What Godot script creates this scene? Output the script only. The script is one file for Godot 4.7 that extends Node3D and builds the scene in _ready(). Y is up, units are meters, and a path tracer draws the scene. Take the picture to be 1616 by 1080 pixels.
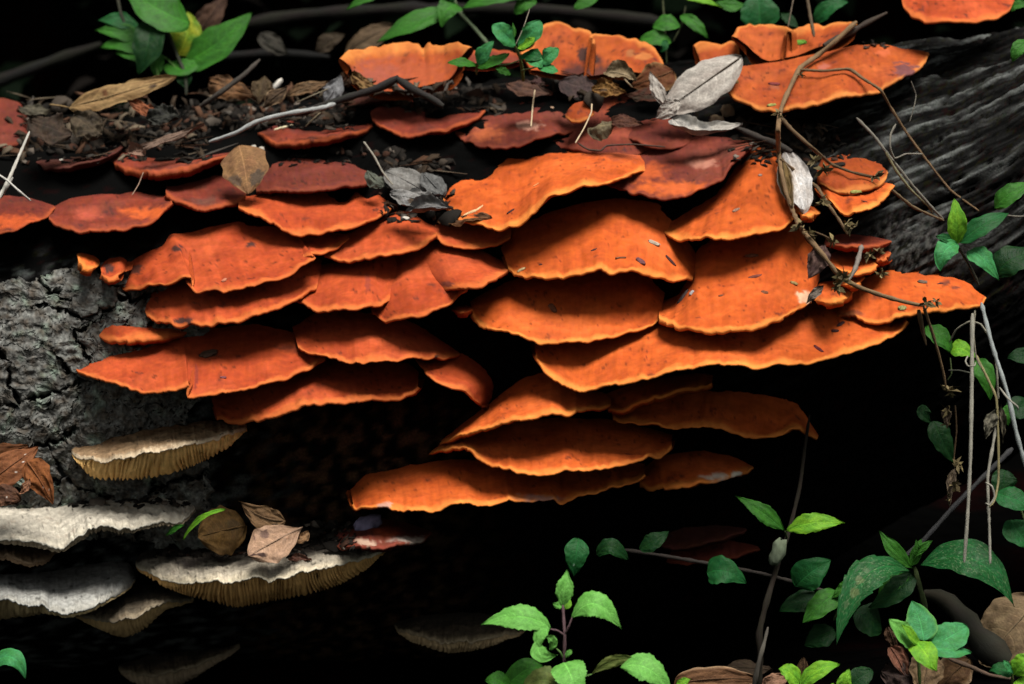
extends Node3D
# Bracket fungi on a fallen log. Pixel lists are measured on the photograph (1616 x 1080) and are turned into points in metres with a depth of their own by pt().

const PITCH := 14.0
const FOV := 19.0
const MM := 0.001
var turn: Basis                    # camera axes
var eye: Vector3
var px: float                      # metres per photo pixel, one metre from the camera
var toward: Vector3                # unit vector towards the camera
var fine := FastNoiseLite.new()    # plain simplex, frequency 1
var fbm := FastNoiseLite.new()     # three octaves
var rng := RandomNumberGenerator.new()
var mats := {}
var taken := {}
var caps := []                     # [pixels, points, normals] of every cap, to set things down on
var root_at := {}

func _ready() -> void:
	# ---- camera, sky, light, exposure
	fine.noise_type = FastNoiseLite.TYPE_SIMPLEX_SMOOTH; fine.frequency = 1.0; fine.fractal_type = FastNoiseLite.FRACTAL_NONE; fine.seed = 11
	fbm.noise_type = FastNoiseLite.TYPE_SIMPLEX_SMOOTH; fbm.frequency = 1.0; fbm.fractal_octaves = 4; fbm.seed = 5
	rng.seed = 77
	turn = Basis(Vector3.RIGHT, deg_to_rad(-PITCH))
	toward = turn.z
	eye = toward * 1.0
	px = tan(deg_to_rad(FOV * 0.5)) / 540.0
	var cam := Camera3D.new()
	cam.name = "camera"; cam.fov = FOV; cam.near = 0.02; cam.far = 300.0
	cam.transform = Transform3D(turn, eye)
	var lens := CameraAttributesPhysical.new()
	lens.frustum_focal_length = 12.0 / tan(deg_to_rad(FOV * 0.5)); lens.exposure_aperture = 9.0; lens.frustum_focus_distance = 0.955; lens.frustum_near = 0.02; lens.frustum_far = 300.0
	cam.attributes = lens
	add_child(cam); cam.current = true
	var env := Environment.new()
	var sky_mat := ProceduralSkyMaterial.new()
	sky_mat.sky_top_color = Color(0.84, 0.85, 0.84); sky_mat.sky_horizon_color = Color(0.48, 0.50, 0.46); sky_mat.sky_curve = 0.30
	sky_mat.ground_bottom_color = Color(0.08, 0.08, 0.06); sky_mat.ground_horizon_color = Color(0.2, 0.22, 0.19)
	sky_mat.sun_angle_max = 1.0
	var sk := Sky.new(); sk.sky_material = sky_mat
	env.background_mode = Environment.BG_SKY; env.sky = sk
	env.background_energy_multiplier = 0.17
	env.tonemap_mode = Environment.TONE_MAPPER_LINEAR
	env.tonemap_exposure = 6.0
	env.sdfgi_enabled = true; env.ssao_enabled = true; env.ssil_enabled = true
	var we := WorldEnvironment.new(); we.name = "world"; we.environment = env; add_child(we)
	var sun := DirectionalLight3D.new()
	sun.name = "daylight"; sun.light_energy = 0.5; sun.light_color = Color(1.0, 0.98, 0.94); sun.light_angular_distance = 32.0; sun.shadow_enabled = true
	sun.sky_mode = DirectionalLight3D.SKY_MODE_LIGHT_ONLY
	add_child(sun)
	sun.look_at_from_position(Vector3(0.20, 1.0, 0.20), Vector3.ZERO, Vector3.RIGHT)
	make_materials()
	build_ground()
	build_log()
	build_brackets()
	build_pale_brackets()
	build_dead_leaves()
	build_litter()
	build_vines()
	build_plants()
	build_background()

# ---------------------------------------------------------------- basics
func pt(u: float, v: float, d: float) -> Vector3:      # photo pixel at d metres in front of the reference plane
	var far := 1.0 - d
	return eye + turn * Vector3((u - 808.0) * px * far, (540.0 - v) * px * far, -far)

func nums(text: String) -> Array:                      # "u,v u,v" -> [Vector2]
	var out := []
	for pair in text.split(" ", false):
		var c := pair.split(",")
		out.append(Vector2(float(c[0]), float(c[1])))
	return out

func nums3(text: String) -> Array:                     # "u,v,d u,v,d", d in millimetres
	var out := []
	for pair in text.split(" ", false):
		var c := pair.split(",")
		out.append(Vector3(float(c[0]), float(c[1]), float(c[2]) * MM))
	return out

func resample(p: Array, n: int) -> Array:              # n + 1 points, evenly spaced along a soft curve through p
	var dense := []
	for i in p.size() - 1:
		var a = p[maxi(i - 1, 0)]; var b = p[i]; var c = p[i + 1]; var d = p[mini(i + 2, p.size() - 1)]
		for k in 8:
			var x := k / 8.0
			dense.append(b.cubic_interpolate(c, a, d, x).lerp(b.lerp(c, x), 0.55))
	dense.append(p[-1])
	var run := [0.0]
	for i in range(1, dense.size()):
		run.append(run[-1] + dense[i].distance_to(dense[i - 1]))
	var out := []
	var at := 0
	for k in n + 1:
		var want: float = run[-1] * k / n
		while at < dense.size() - 2 and run[at + 1] < want:
			at += 1
		out.append(dense[at].lerp(dense[at + 1], clampf((want - run[at]) / maxf(run[at + 1] - run[at], 1e-6), 0, 1)))
	return out

func table(xs: Array, ys: Array, x: float) -> float:
	if x <= xs[0]: return ys[0]
	for i in range(1, xs.size()):
		if x <= xs[i]:
			var k: float = (x - xs[i - 1]) / (xs[i] - xs[i - 1])
			return cubic_interpolate(ys[i - 1], ys[i], ys[maxi(i - 2, 0)], ys[mini(i + 1, ys.size() - 1)], k)
	return ys[-1]

func sm(a: float, b: float, x: float) -> float: return smoothstep(a, b, x)

func numbered(called: String) -> String:
	var n: int = taken.get(called, 0)
	taken[called] = n + 1
	return called if n == 0 else "%s_%03d" % [called, n]

func thing(called: String, label: String, category: String, group := "", at := Vector3.ZERO) -> Node3D:
	var o := Node3D.new()
	o.name = numbered(called); add_child(o); o.position = at
	o.set_meta("label", label); o.set_meta("category", category)
	if group: o.set_meta("group", group)
	return o

func put(called: String, mesh: Mesh, mat: Material, parent: Node3D = null) -> MeshInstance3D:
	var o := MeshInstance3D.new()
	o.mesh = mesh; o.material_override = mat
	if parent == null:
		o.name = numbered(called); add_child(o, true)
	else:
		var k := 0
		for c in parent.get_children():
			if String(c.name) == called or (String(c.name).begins_with(called + "_") and String(c.name).trim_prefix(called + "_").is_valid_int()): k += 1
		o.name = called if k == 0 else "%s_%03d" % [called, k]
		parent.add_child(o, true)
		var p: Node = parent
		var shift := Vector3.ZERO
		while p is Node3D and p != self:
			shift += p.position; p = p.get_parent()
		o.position = -shift if parent.position != Vector3.ZERO or shift != Vector3.ZERO else Vector3.ZERO
	return o

func tag(o: Node, label: String, category: String, group := "", kind := "") -> void:
	if label: o.set_meta("label", label)
	if category: o.set_meta("category", category)
	if group: o.set_meta("group", group)
	if kind: o.set_meta("kind", kind)

# rows of points (each an array of Vector3 of one length) -> smooth mesh; normals from neighbours; colours per row
func grid(rows: Array, cols: Array, out_sign := 0.0, uvs := false) -> ArrayMesh:
	return grid_part(rows, cols, grid_normals(rows, out_sign), 0, rows.size() - 1, uvs)

func grid_normals(rows: Array, out_sign := 0.0) -> Array:
	var ns := []
	var total := 0.0
	for i in rows.size():
		var r = rows[i]
		var up: PackedVector3Array = rows[maxi(i - 1, 0)]
		var dn: PackedVector3Array = rows[mini(i + 1, rows.size() - 1)]
		var nr := PackedVector3Array(); nr.resize(r.size())
		for j in r.size():
			var a: Vector3 = r[mini(j + 1, r.size() - 1)] - r[maxi(j - 1, 0)]
			var b: Vector3 = dn[j] - up[j]
			var n := a.cross(b)
			n = n.normalized() if n.length_squared() > 1e-22 else Vector3.UP
			nr[j] = n
			if i < rows.size() / 3: total += n.dot(toward + Vector3.UP * 0.5)
		ns.append(nr)
	var s := out_sign if out_sign != 0.0 else (1.0 if total >= 0 else -1.0)
	if s < 0:
		for nr in ns:
			for j in nr.size(): nr[j] = -nr[j]
	return ns

func grid_part(rows: Array, cols: Array, ns: Array, r0: int, r1: int, uvs := false) -> ArrayMesh:
	var v := PackedVector3Array(); var n := PackedVector3Array(); var c := PackedColorArray(); var t := PackedVector2Array(); var ix := PackedInt32Array()
	var w: int = rows[0].size()
	for i in range(r0, r1 + 1):
		v.append_array(rows[i]); n.append_array(ns[i]); c.append_array(cols[i])
		if uvs:
			for j in w: t.append(Vector2(j / float(w - 1), (i - r0) / float(r1 - r0)))
	for i in r1 - r0:
		for j in w - 1:
			var a := i * w + j
			var q := [a, a + 1, a + w + 1, a + w]
			var f: Vector3 = (v[q[1]] - v[q[0]]).cross(v[q[3]] - v[q[0]])
			if f.dot(n[a]) > 0: q = [a, a + w, a + w + 1, a + 1]
			ix.append_array(PackedInt32Array([q[0], q[1], q[2], q[0], q[2], q[3]]))
	var arr := []; arr.resize(Mesh.ARRAY_MAX)
	arr[Mesh.ARRAY_VERTEX] = v; arr[Mesh.ARRAY_NORMAL] = n; arr[Mesh.ARRAY_COLOR] = c; arr[Mesh.ARRAY_INDEX] = ix
	if uvs: arr[Mesh.ARRAY_TEX_UV] = t
	var m := ArrayMesh.new()
	m.add_surface_from_arrays(Mesh.PRIMITIVE_TRIANGLES, arr)
	return m

func filled(n: int, c: Color) -> PackedColorArray:
	var a := PackedColorArray(); a.resize(n); a.fill(c); return a

# ---------------------------------------------------------------- materials
func noise_tex(freq: float, oct: int, lo: float, hi: float, seed_: int, size := 512, kind := FastNoiseLite.TYPE_SIMPLEX_SMOOTH, cell := false) -> NoiseTexture2D:
	var n := FastNoiseLite.new()
	n.noise_type = kind; n.frequency = freq; n.fractal_octaves = oct; n.seed = seed_
	if cell: n.cellular_return_type = FastNoiseLite.RETURN_DISTANCE
	var t := NoiseTexture2D.new()
	t.width = size; t.height = size; t.seamless = true; t.noise = n
	var g := Gradient.new()
	g.set_color(0, Color(lo, lo, lo)); g.set_color(1, Color(hi, hi, hi))
	t.color_ramp = g
	return t

func mat(called: String, rough: float, albedo: Texture2D, bump: Texture2D, bump_cm: float, tile_m: float, spec := 0.3) -> StandardMaterial3D:
	var m := StandardMaterial3D.new()
	m.resource_name = called
	m.vertex_color_use_as_albedo = true
	m.roughness = rough; m.metallic_specular = spec
	m.cull_mode = BaseMaterial3D.CULL_DISABLED
	m.uv1_triplanar = true; m.uv1_world_triplanar = true
	m.uv1_scale = Vector3.ONE / tile_m
	if albedo: m.albedo_texture = albedo
	if bump:
		m.heightmap_enabled = true; m.heightmap_texture = bump; m.heightmap_scale = bump_cm
	mats[called] = m
	return m

func vein_image(for_height: bool) -> ImageTexture:
	var w := 128; var h := 256
	var im := Image.create(w, h, false, Image.FORMAT_RGB8)
	for y in h:
		for x in w:
			var q := absf(x / 127.0 * 2.0 - 1.0); var s := y / 255.0
			var mid := exp(-pow(q / (0.05 * (1.15 - s)), 2.0))
			var ph := s * 9.0 - q * 1.5 + 0.15 * sin(q * 6.0)
			var f := absf(ph - roundf(ph))
			var lat := exp(-pow(f / 0.07, 2.0)) * (1.0 - q) * 0.8 * clampf(q * 8.0, 0, 1)
			var fn := fine.get_noise_2d(x * 0.13, y * 0.13) * 0.5 + fine.get_noise_2d(x * 0.31, y * 0.31) * 0.35
			var k := maxf(mid, lat)
			var g := clampf(0.80 + 0.20 * k + fn * 0.13, 0, 1)
			if for_height: g = clampf(0.55 - 0.45 * k + fn * 0.22, 0, 1)
			im.set_pixel(x, y, Color(g, g, g))
	return ImageTexture.create_from_image(im)

func make_materials() -> void:
	var soft := noise_tex(0.012, 5, 0.84, 1.0, 3)
	var grain := noise_tex(0.06, 4, 0.0, 1.0, 4)
	var lumps := noise_tex(0.02, 5, 0.0, 1.0, 8)
	mat("fungus", 0.85, soft, grain, 0.014, 0.030, 0.2)
	mat("pores", 0.9, soft, grain, 0.06, 0.02, 0.2)
	mat("pale", 0.9, noise_tex(0.02, 5, 0.7, 1.0, 14), lumps, 0.05, 0.05, 0.2)
	mat("log", 0.85, noise_tex(0.015, 6, 0.35, 1.0, 21, 1024), lumps, 0.12, 0.05, 0.2)
	mat("wood", 0.9, noise_tex(0.03, 6, 0.55, 1.0, 22, 1024), grain, 0.03, 0.05, 0.15)
	mat("bark", 0.9, noise_tex(0.02, 6, 0.35, 1.0, 25, 1024), grain, 0.06, 0.06, 0.15)
	mat("soil", 1.0, noise_tex(0.02, 6, 0.4, 1.0, 31, 1024), lumps, 0.8, 0.2, 0.1)
	mat("twig", 0.8, noise_tex(0.05, 4, 0.6, 1.0, 41), grain, 0.04, 0.012, 0.3)
	mat("chip", 0.9, soft, grain, 0.03, 0.01, 0.2)
	var vc := vein_image(false); var vh := vein_image(true)
	for kind in ["leaf", "dead", "glossy"]:
		var m := StandardMaterial3D.new()
		m.resource_name = kind
		m.vertex_color_use_as_albedo = true; m.cull_mode = BaseMaterial3D.CULL_DISABLED
		m.albedo_texture = vc; m.heightmap_enabled = true; m.heightmap_texture = vh; m.heightmap_scale = 0.03
		m.roughness = {"leaf": 0.55, "dead": 0.8, "glossy": 0.5}[kind]
		m.metallic_specular = 0.22 if kind == "leaf" else 0.2 if kind == "glossy" else 0.2
		if kind != "dead":
			m.backlight_enabled = true; m.backlight = Color(0.35, 0.35, 0.35).linear_to_srgb()
		mats[kind] = m

# ---------------------------------------------------------------- the ground and the log
func ground_y(x: float, z: float) -> float:
	var y := -0.200 + 0.050 * sm(0.05, 0.22, x) * sm(-0.16, 0.06, z)
	y += 0.75 * sm(-0.36, -1.5, z) + 0.9 * sm(-1.4, -9.0, z)
	y += 0.012 * fbm.get_noise_2d(x * 5.0, z * 5.0) + 0.05 * fbm.get_noise_2d(x * 0.7 + 9.0, z * 0.7) * sm(0.3, 1.5, Vector2(x, z).length())
	return y

func build_ground() -> void:
	var xs := []
	for i in range(-70, 71):
		var k := i / 70.0
		xs.append(signf(k) * (0.9 * absf(k) + 60.0 * pow(absf(k), 5.0)))
	var rows := []; var cols := []
	for z in xs:
		var r := PackedVector3Array(); var c := PackedColorArray()
		for x in xs:
			r.append(Vector3(x, ground_y(x, z - 0.2), z - 0.2))
			var k := fbm.get_noise_2d(x * 9.0 + 4.0, z * 9.0) * 0.5 + 0.5
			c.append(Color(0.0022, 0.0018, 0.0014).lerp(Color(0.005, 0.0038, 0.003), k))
		rows.append(r); cols.append(c)
	var o := put("forest_ground", grid(rows, cols, 0.0), mats.soil)
	tag(o, "dark forest soil under and behind the log", "", "", "structure")

const LU := [-500.0, 0.0, 400.0, 900.0, 1200.0, 1400.0, 1620.0, 2100.0]
const LC := [655.0, 628.0, 608.0, 575.0, 522.0, 450.0, 372.0, 190.0]
const LR := [440.0, 440.0, 445.0, 455.0, 434.0, 378.0, 330.0, 290.0]
func log_z(u: float, v: float) -> float:
	var r := table(LU, LR, u)
	var t := clampf((v - table(LU, LC, u)) / r, -0.985, 0.985)
	return -r * px * (1.0 - sqrt(1.0 - t * t))

func build_log() -> void:
	var o := thing("fallen_log", "long dark rotting fallen log that carries the orange brackets", "log")
	var ulist := []
	var uu := -560.0
	while uu < 2160.0:
		ulist.append(uu)
		uu += 3.2 if uu > 1080.0 and uu < 1660.0 else 8.0
	var n := ulist.size() - 1; var m := 440
	var rows := []; var cols := []
	for i in n + 1:
		var u: float = ulist[i]
		var c0 := table(LU, LC, u); var r0 := table(LU, LR, u)
		var wood := sm(1080.0, 1330.0, u)
		var left := 1.0 - sm(250.0, 520.0, u)
		var r := PackedVector3Array(); var c := PackedColorArray()
		for j in m + 1:
			var k := j / float(m)
			# three quarters of the rings face the camera side
			var a := lerpf(-2.2, 1.9, k / 0.86) if k < 0.86 else lerpf(1.9, TAU - 2.2, (k - 0.86) / 0.14)
			a += 0.16 * maxf(0.0, u - 1080.0) / r0      # spiral grain: the rings turn with it
			var arc := a * r0
			var big := fbm.get_noise_2d(u * 0.010, arc * 0.012) * 9.0 * (1.0 - left * 0.7)
			var rough := fbm.get_noise_2d(u * 0.05 + 70.0, arc * 0.06) * lerpf(5.0, 2.0, wood) * (1.0 - left * 0.7)
			var run := arc - 0.16 * maxf(0.0, u - 1080.0)
			var grain := 0.0; var split := 0.0; var thread := 0.0; var crack := 0.0
			if wood > 0.0:
				grain = fine.get_noise_2d(u * 0.003 + 30.0, run * 0.045)
				thread = 0.55 * fine.get_noise_2d(u * 0.005, run * 0.075) + 0.45 * fine.get_noise_2d(u * 0.009 + 20.0, run * 0.15) + 0.3 * fine.get_noise_2d(u * 0.02, run * 0.09 + 9.0)
				crack = pow(clampf(1.0 - absf(fine.get_noise_2d(u * 0.0022 + 7.0, run * 0.022)) * 16.0, 0, 1), 1.5) + 0.5 * pow(clampf(1.0 - absf(fine.get_noise_2d(u * 0.004 + 47.0, run * 0.07)) * 9.0, 0, 1), 2.0)
				split = -11.0 * crack
			var rr := r0 + big + rough + wood * (grain * 4.0 + thread * 1.8 + split)
			if k > 0.998: rr = r0
			r.append(pt(u, c0 - rr * sin(a), -r0 * px + rr * px * cos(a)))
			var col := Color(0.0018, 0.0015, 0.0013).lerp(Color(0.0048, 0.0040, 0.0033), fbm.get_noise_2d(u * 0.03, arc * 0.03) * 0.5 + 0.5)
			var patch := sm(-0.05, 0.40, fbm.get_noise_2d(u * 0.0045 + 3.0, run * 0.030 + 50.0))
			var fibre := sm(-0.25, 0.5, thread)
			var streak := (patch * (0.12 + 0.88 * fibre) + 0.07 * fibre) * (1.0 - clampf(crack, 0, 1))
			col = col.lerp(Color(0.105, 0.111, 0.109), wood * streak * sm(-0.35, 0.25, a))
			var lich := sm(0.0, 0.45, fbm.get_noise_2d(u * 0.02 + 90.0, arc * 0.03))
			col = col.lerp(Color(0.10, 0.11, 0.108), left * lich * 0.8 * sm(380.0, 450.0, c0 - rr * sin(a)))
			# brown rot where the bark has gone below the shelves
			var vv := c0 - rr * sin(a)
			col = col.lerp(Color(0.060, 0.032, 0.017), sm(330.0, 480.0, u) * sm(820.0, 620.0, u) * sm(600.0, 680.0, vv) * sm(-0.1, 0.4, fbm.get_noise_2d(u * 0.03 + 12.0, arc * 0.03)))
			# grey crumbled bark by the right end of the shelves
			var crumb := sm(70.0, 20.0, Vector2((u - 1440.0) * 0.6, (c0 - rr * sin(a)) - 390.0).length())
			col = col.lerp(Color(0.07, 0.068, 0.065), crumb * sm(-0.2, 0.3, fbm.get_noise_2d(u * 0.09, arc * 0.09)))
			c.append(col)
		rows.append(r); cols.append(c)
	var ns := grid_normals(rows, 1.0)
	if ns[n / 2][185].dot(toward) < 0: ns = grid_normals(rows, -1.0)
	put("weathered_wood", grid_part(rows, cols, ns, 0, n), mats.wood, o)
	# bark plates left on the log's left face, parted by cracks
	var us := [-90, -5, 78, 150, 232, 318]
	var vs := [415, 482, 548, 622, 700, 775, 850]
	var corner := {}
	for i in us.size():
		for j in vs.size():
			corner[Vector2i(i, j)] = Vector2(us[i] + rng.randf_range(-30, 30) + (34 if j % 2 else -10), vs[j] + rng.randf_range(-27, 27) + (us[i] - 100) * -0.05)
	var cracked := {}
	for i in us.size() + 1:
		for j in vs.size() + 1:
			cracked[Vector3i(i, j, 0)] = rng.randf() < 0.55
			cracked[Vector3i(i, j, 1)] = rng.randf() < 0.62
	for i in us.size() - 1:
		for j in vs.size() - 1:
			var q := [corner[Vector2i(i, j)], corner[Vector2i(i + 1, j)], corner[Vector2i(i + 1, j + 1)], corner[Vector2i(i, j + 1)]]
			var lift := rng.randf_range(1.0, 4.0); var tone := rng.randf_range(0.5, 1.15); var green := rng.randf()
			var pr := []; var pc := []
			var nn := 40
			for y in nn + 1:
				var r := PackedVector3Array(); var c := PackedColorArray()
				for x in nn + 1:
					var fx := x / float(nn); var fy := y / float(nn)
					var e := 0.5
					if cracked[Vector3i(i, j, 0)]: e = minf(e, fx)
					if cracked[Vector3i(i + 1, j, 0)]: e = minf(e, 1 - fx)
					if cracked[Vector3i(i, j, 1)]: e = minf(e, fy)
					if cracked[Vector3i(i, j + 1, 1)]: e = minf(e, 1 - fy)
					var g := Vector2(0.5 + (fx - 0.5) * 1.02, 0.5 + (fy - 0.5) * 1.02)
					var p: Vector2 = (q[0] as Vector2).lerp(q[1], g.x).lerp((q[3] as Vector2).lerp(q[2], g.x), g.y)
					p += Vector2(fbm.get_noise_2d(p.x * 0.03, p.y * 0.03), fbm.get_noise_2d(p.x * 0.03 + 40, p.y * 0.03)) * 16.0
					var edge := sm(0.01, 0.06, e + 0.03 * fine.get_noise_2d(p.x * 0.12, p.y * 0.12))
					var rough := fbm.get_noise_2d(p.x * 0.030, p.y * 0.05 + 20.0) * 2.0 + fbm.get_noise_2d(p.x * 0.09, p.y * 0.16) * 0.9
					var h := -4.0 + edge * (lift + 7.5 + rough)
					r.append(pt(p.x, p.y, log_z(p.x, p.y) + h * MM))
					var mott := fbm.get_noise_2d(p.x * 0.025 + 60.0, p.y * 0.035) * 0.5 + 0.5
					var col := Color(0.11, 0.106, 0.10).lerp(Color(0.32, 0.325, 0.31), sm(0.15, 0.9, mott) * tone)
					col = col.lerp(Color(0.32, 0.42, 0.34), sm(0.55, 0.85, fbm.get_noise_2d(p.x * 0.018 + 5.0, p.y * 0.02 + green * 9.0) * 0.5 + 0.5) * 0.8)
					col = col.lerp(Color(0.085, 0.058, 0.036), sm(0.45, 0.72, fbm.get_noise_2d(p.x * 0.05 + 15.0, p.y * 0.05) * 0.5 + 0.5) * 0.6)
					c.append(col)
				pr.append(r); pc.append(c)
			put("bark_plate", grid(pr, pc), mats.bark, o)

# ---------------------------------------------------------------- orange brackets
const TONES := {
	# cap, second cap colour, growing margin, underside, stain
	"fresh": [Color(0.405, 0.079, 0.0165), Color(0.34, 0.060, 0.013), Color(0.60, 0.195, 0.042), Color(0.30, 0.06, 0.011), Color(0.10, 0.024, 0.012)],
	"worn": [Color(0.27, 0.057, 0.014), Color(0.215, 0.040, 0.012), Color(0.43, 0.15, 0.038), Color(0.22, 0.044, 0.010), Color(0.075, 0.020, 0.012)],
	"deep": [Color(0.31, 0.052, 0.0165), Color(0.245, 0.037, 0.0125), Color(0.44, 0.115, 0.030), Color(0.28, 0.048, 0.012), Color(0.075, 0.020, 0.012)],
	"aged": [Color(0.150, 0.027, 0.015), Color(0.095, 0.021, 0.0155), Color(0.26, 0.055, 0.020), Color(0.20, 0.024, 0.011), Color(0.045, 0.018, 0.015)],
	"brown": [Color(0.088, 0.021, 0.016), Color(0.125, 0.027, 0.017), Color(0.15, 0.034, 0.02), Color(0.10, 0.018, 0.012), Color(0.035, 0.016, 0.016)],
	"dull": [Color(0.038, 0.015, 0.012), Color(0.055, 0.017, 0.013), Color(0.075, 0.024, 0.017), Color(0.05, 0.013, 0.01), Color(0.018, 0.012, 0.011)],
}

# reach: how far it stands out from the log, in mm. o: db / df depth of base and margin (mm), rim (mm), thick (mm), stain 0..1, wave (mm), patches [[u, v, ru, rv, colour]]
func shelf(label: String, tone: String, reach: float, front: String, back: String, o := {}) -> Node3D:
	var group := "orange bracket fungi growing in tiers on the fallen log"
	var t: Array = TONES[tone]
	var fp := nums(front); var bp := nums(back)
	var span: float = maxf(absf(fp[-1].x - fp[0].x), absf(fp[-1].y - fp[0].y))
	var n := clampi(int(span / 2.5), 24, 230)
	var F := resample(fp, n); var B := resample(bp, n)
	var tall := 0.0
	for i in n + 1: tall = maxf(tall, F[i].distance_to(B[i]))
	var m := clampi(int(tall / 3.4), 9, 44)
	var sd := hash(label) % 1000
	var rim: float = o.get("rim", 1.0) * (0.48 + 0.4 * fposmod(sd * 0.071, 1.0)) * MM
	var thick: float = o.get("thick", 4.5) * MM
	var wave: float = o.get("wave", 1.0) * MM
	var stain: float = o.get("stain", 0.25)
	var zb0 := 0.0
	for i in n + 1: zb0 += log_z(B[i].x, B[i].y) / (n + 1)
	var nr := 5; var nb := 6
	var rows := []; var cols := []; var pix := []
	for r in m + 1 + nr + nb:
		var a := PackedVector3Array(); a.resize(n + 1); rows.append(a)
		var c := PackedColorArray(); c.resize(n + 1); cols.append(c)
	# a few radial creases part the cap into lobes
	var creases := []
	var many := int(span / 85.0)
	for q in many:
		creases.append([(q + 0.5 + 0.42 * fine.get_noise_1d(sd * 3.7 + q * 9.1)) / many + 0.04 * fine.get_noise_1d(sd + q * 5.0), 0.5 + 0.5 * fine.get_noise_1d(sd * 1.3 + q * 17.0)])
	for j in n + 1:
		var k := j / float(n)
		# a blunt end runs into its neighbour or goes on under the shelf above
		var fl: float = o.get("fl", 0.0); var fr: float = o.get("fr", 0.0)
		var prof := pow(maxf(sin(PI * lerpf(0.10 if fl > 0.0 else 0.0, 0.90 if fr > 0.0 else 1.0, k)), 0.0), 0.55)
		B[j] += Vector2(-0.35 * fl * pow(1.0 - k, 5.0) + 0.35 * fr * pow(k, 5.0), -fl * pow(1.0 - k, 1.6) - fr * pow(k, 1.6))
		var dir: Vector2 = F[j] - B[j]
		var long := maxf(dir.length(), 0.5)
		dir /= long
		var f: Vector2 = F[j] + dir * (fbm.get_noise_2d(j * 0.042 + sd, 1.0) * 3.4 + ragged(j * 0.14 + sd) * 1.6 + fine.get_noise_2d(j * 0.5 + sd, 9.0) * 0.7 * clampf(0.5 + 1.2 * fine.get_noise_2d(j * 0.05, sd), 0.0, 1.0)) * clampf(long / 14.0, 0.2, 1.0)
		var nick := 0.0
		for q in creases:
			nick += q[1] * exp(-pow((k - q[0]) * span / 5.0, 2.0)) * 6.0 - q[1] * exp(-pow((k - q[0]) * span / 22.0, 2.0)) * 2.0
		f -= dir * nick * clampf(long / 40.0, 0.0, 1.0)
		var zb: float = log_z(B[j].x, B[j].y) * 0.6 + zb0 * 0.4 - 0.003
		var zf: float = zb0 + reach * MM * prof
		if o.has("db"):
			zb = o.db * MM; zf = lerpf(o.db, o.df, prof) * MM
		else:
			zf = maxf(zf, log_z(f.x, f.y) + 0.004 * prof)
		var col_top := PackedVector3Array()
		for r in m + 1:
			var s := r / float(m)
			s = 1.0 - pow(1.0 - s, 1.25)
			var p: Vector2 = B[j].lerp(f, s)
			var z := lerpf(zb, zf, 1.0 - pow(1.0 - s, 1.12))
			var q := pt(p.x, p.y, z)
			var und := fbm.get_noise_3d(q.x * 26.0 + sd, q.y * 40.0, q.z * 26.0) * 1.5 + fine.get_noise_2d(k * span / 48.0 + sd, s * 1.2) * s * 0.8
			var e := long * (1.0 - s)
			var zone := fine.get_noise_1d(e * 0.085 + sd + 0.8 * fine.get_noise_2d(k * span / 60.0, sd))
			for cr in creases:
				und -= cr[1] * exp(-pow((k + (1.0 - s) * 0.03 * fine.get_noise_1d(cr[0] * 70.0 + s * 3.0) - cr[0]) * span / 4.5, 2.0)) * sm(0.25, 1.0, s) * 1.1
			und += zone * 0.28 * s
			q += Vector3.UP * und * wave * clampf(long / 40.0, 0.1, 1.0)
			rows[r][j] = q
			# colour of the cap: felt in two tones, faint spokes, a paler growing margin, weathered stains
			var n1 := fbm.get_noise_3d(q.x * 45.0 + sd, q.y * 45.0, q.z * 45.0)
			var n2 := fbm.get_noise_3d(q.x * 150.0, q.y * 150.0 + sd, q.z * 150.0)
			var spoke := fine.get_noise_2d(k * span / 7.0, s * 2.0 + sd) * 0.5 + fine.get_noise_2d(k * span / 3.5, s * 3.0 + sd) * 0.5
			var c: Color = (t[0] as Color).lerp(t[1], clampf(0.5 + n1 * 1.3, 0, 1))
			c = c * (1.0 + 0.13 * zone)
			var n0 := fbm.get_noise_3d(q.x * 14.0 + sd * 2.0, q.y * 14.0, q.z * 20.0)
			c = c.lerp((t[1] as Color) * 0.72, sm(0.05, 0.5, n0) * 0.4).lerp(c * 1.12 + Color(0.012, 0.012, 0.007), sm(0.05, 0.5, -n0) * 0.6)
			c = c * (1.0 + 0.20 * n2 + 0.10 * spoke)
			c = c.lerp(t[4], sm(0.18, 0.5, n1 * 0.6 + n2 * 0.75 + stain - 0.36) * 0.85)
			c = c.lerp((t[4] as Color) * 0.6, sm(0.70, 0.9, fine.get_noise_3d(q.x * 300.0 + sd, q.y * 300.0, q.z * 300.0) + 0.45 * fbm.get_noise_3d(q.x * 30.0, q.y * 30.0, q.z * 30.0 + sd)) * 0.7)
			var rw: float = (7.5 + 5.5 * fine.get_noise_2d(j * 0.05 + sd, 3.0)) * (0.75 + 0.6 * fposmod(sd * 0.137, 1.0)) * o.get("pale", 1.0)
			c = c.lerp(t[2], sm(rw, rw * 0.15, e + 3.0 * n2) * (0.75 + 0.25 * fine.get_noise_2d(k * span / 30.0, sd)))
			for b in o.get("patches", []):
				var d2: float = Vector2((p.x - b[0]) / b[2], (p.y - b[1]) / b[3]).length() + n2 * 0.8
				c = c.lerp(b[4], (sm(1.35, 0.35, d2) * 0.8 if b[2] > 20 else sm(1.1, 0.7, d2) * 0.92))
			c.a = 1.0
			cols[r][j] = c
			col_top.append(q)
		# rounded margin and underside
		var tip: Vector3 = rows[m][j]; var ref: Vector3 = rows[maxi(m - 3, 0)][j]
		var outw := tip - ref
		outw = outw.normalized() if outw.length() > 1e-6 else toward
		var tang: Vector3 = Vector3.RIGHT
		if j > 0: tang = (rows[m][j] - rows[m][j - 1]).normalized()
		var nrm := tang.cross(outw)
		if nrm.length() < 1e-4: nrm = Vector3.UP
		nrm = nrm.normalized()
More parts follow.
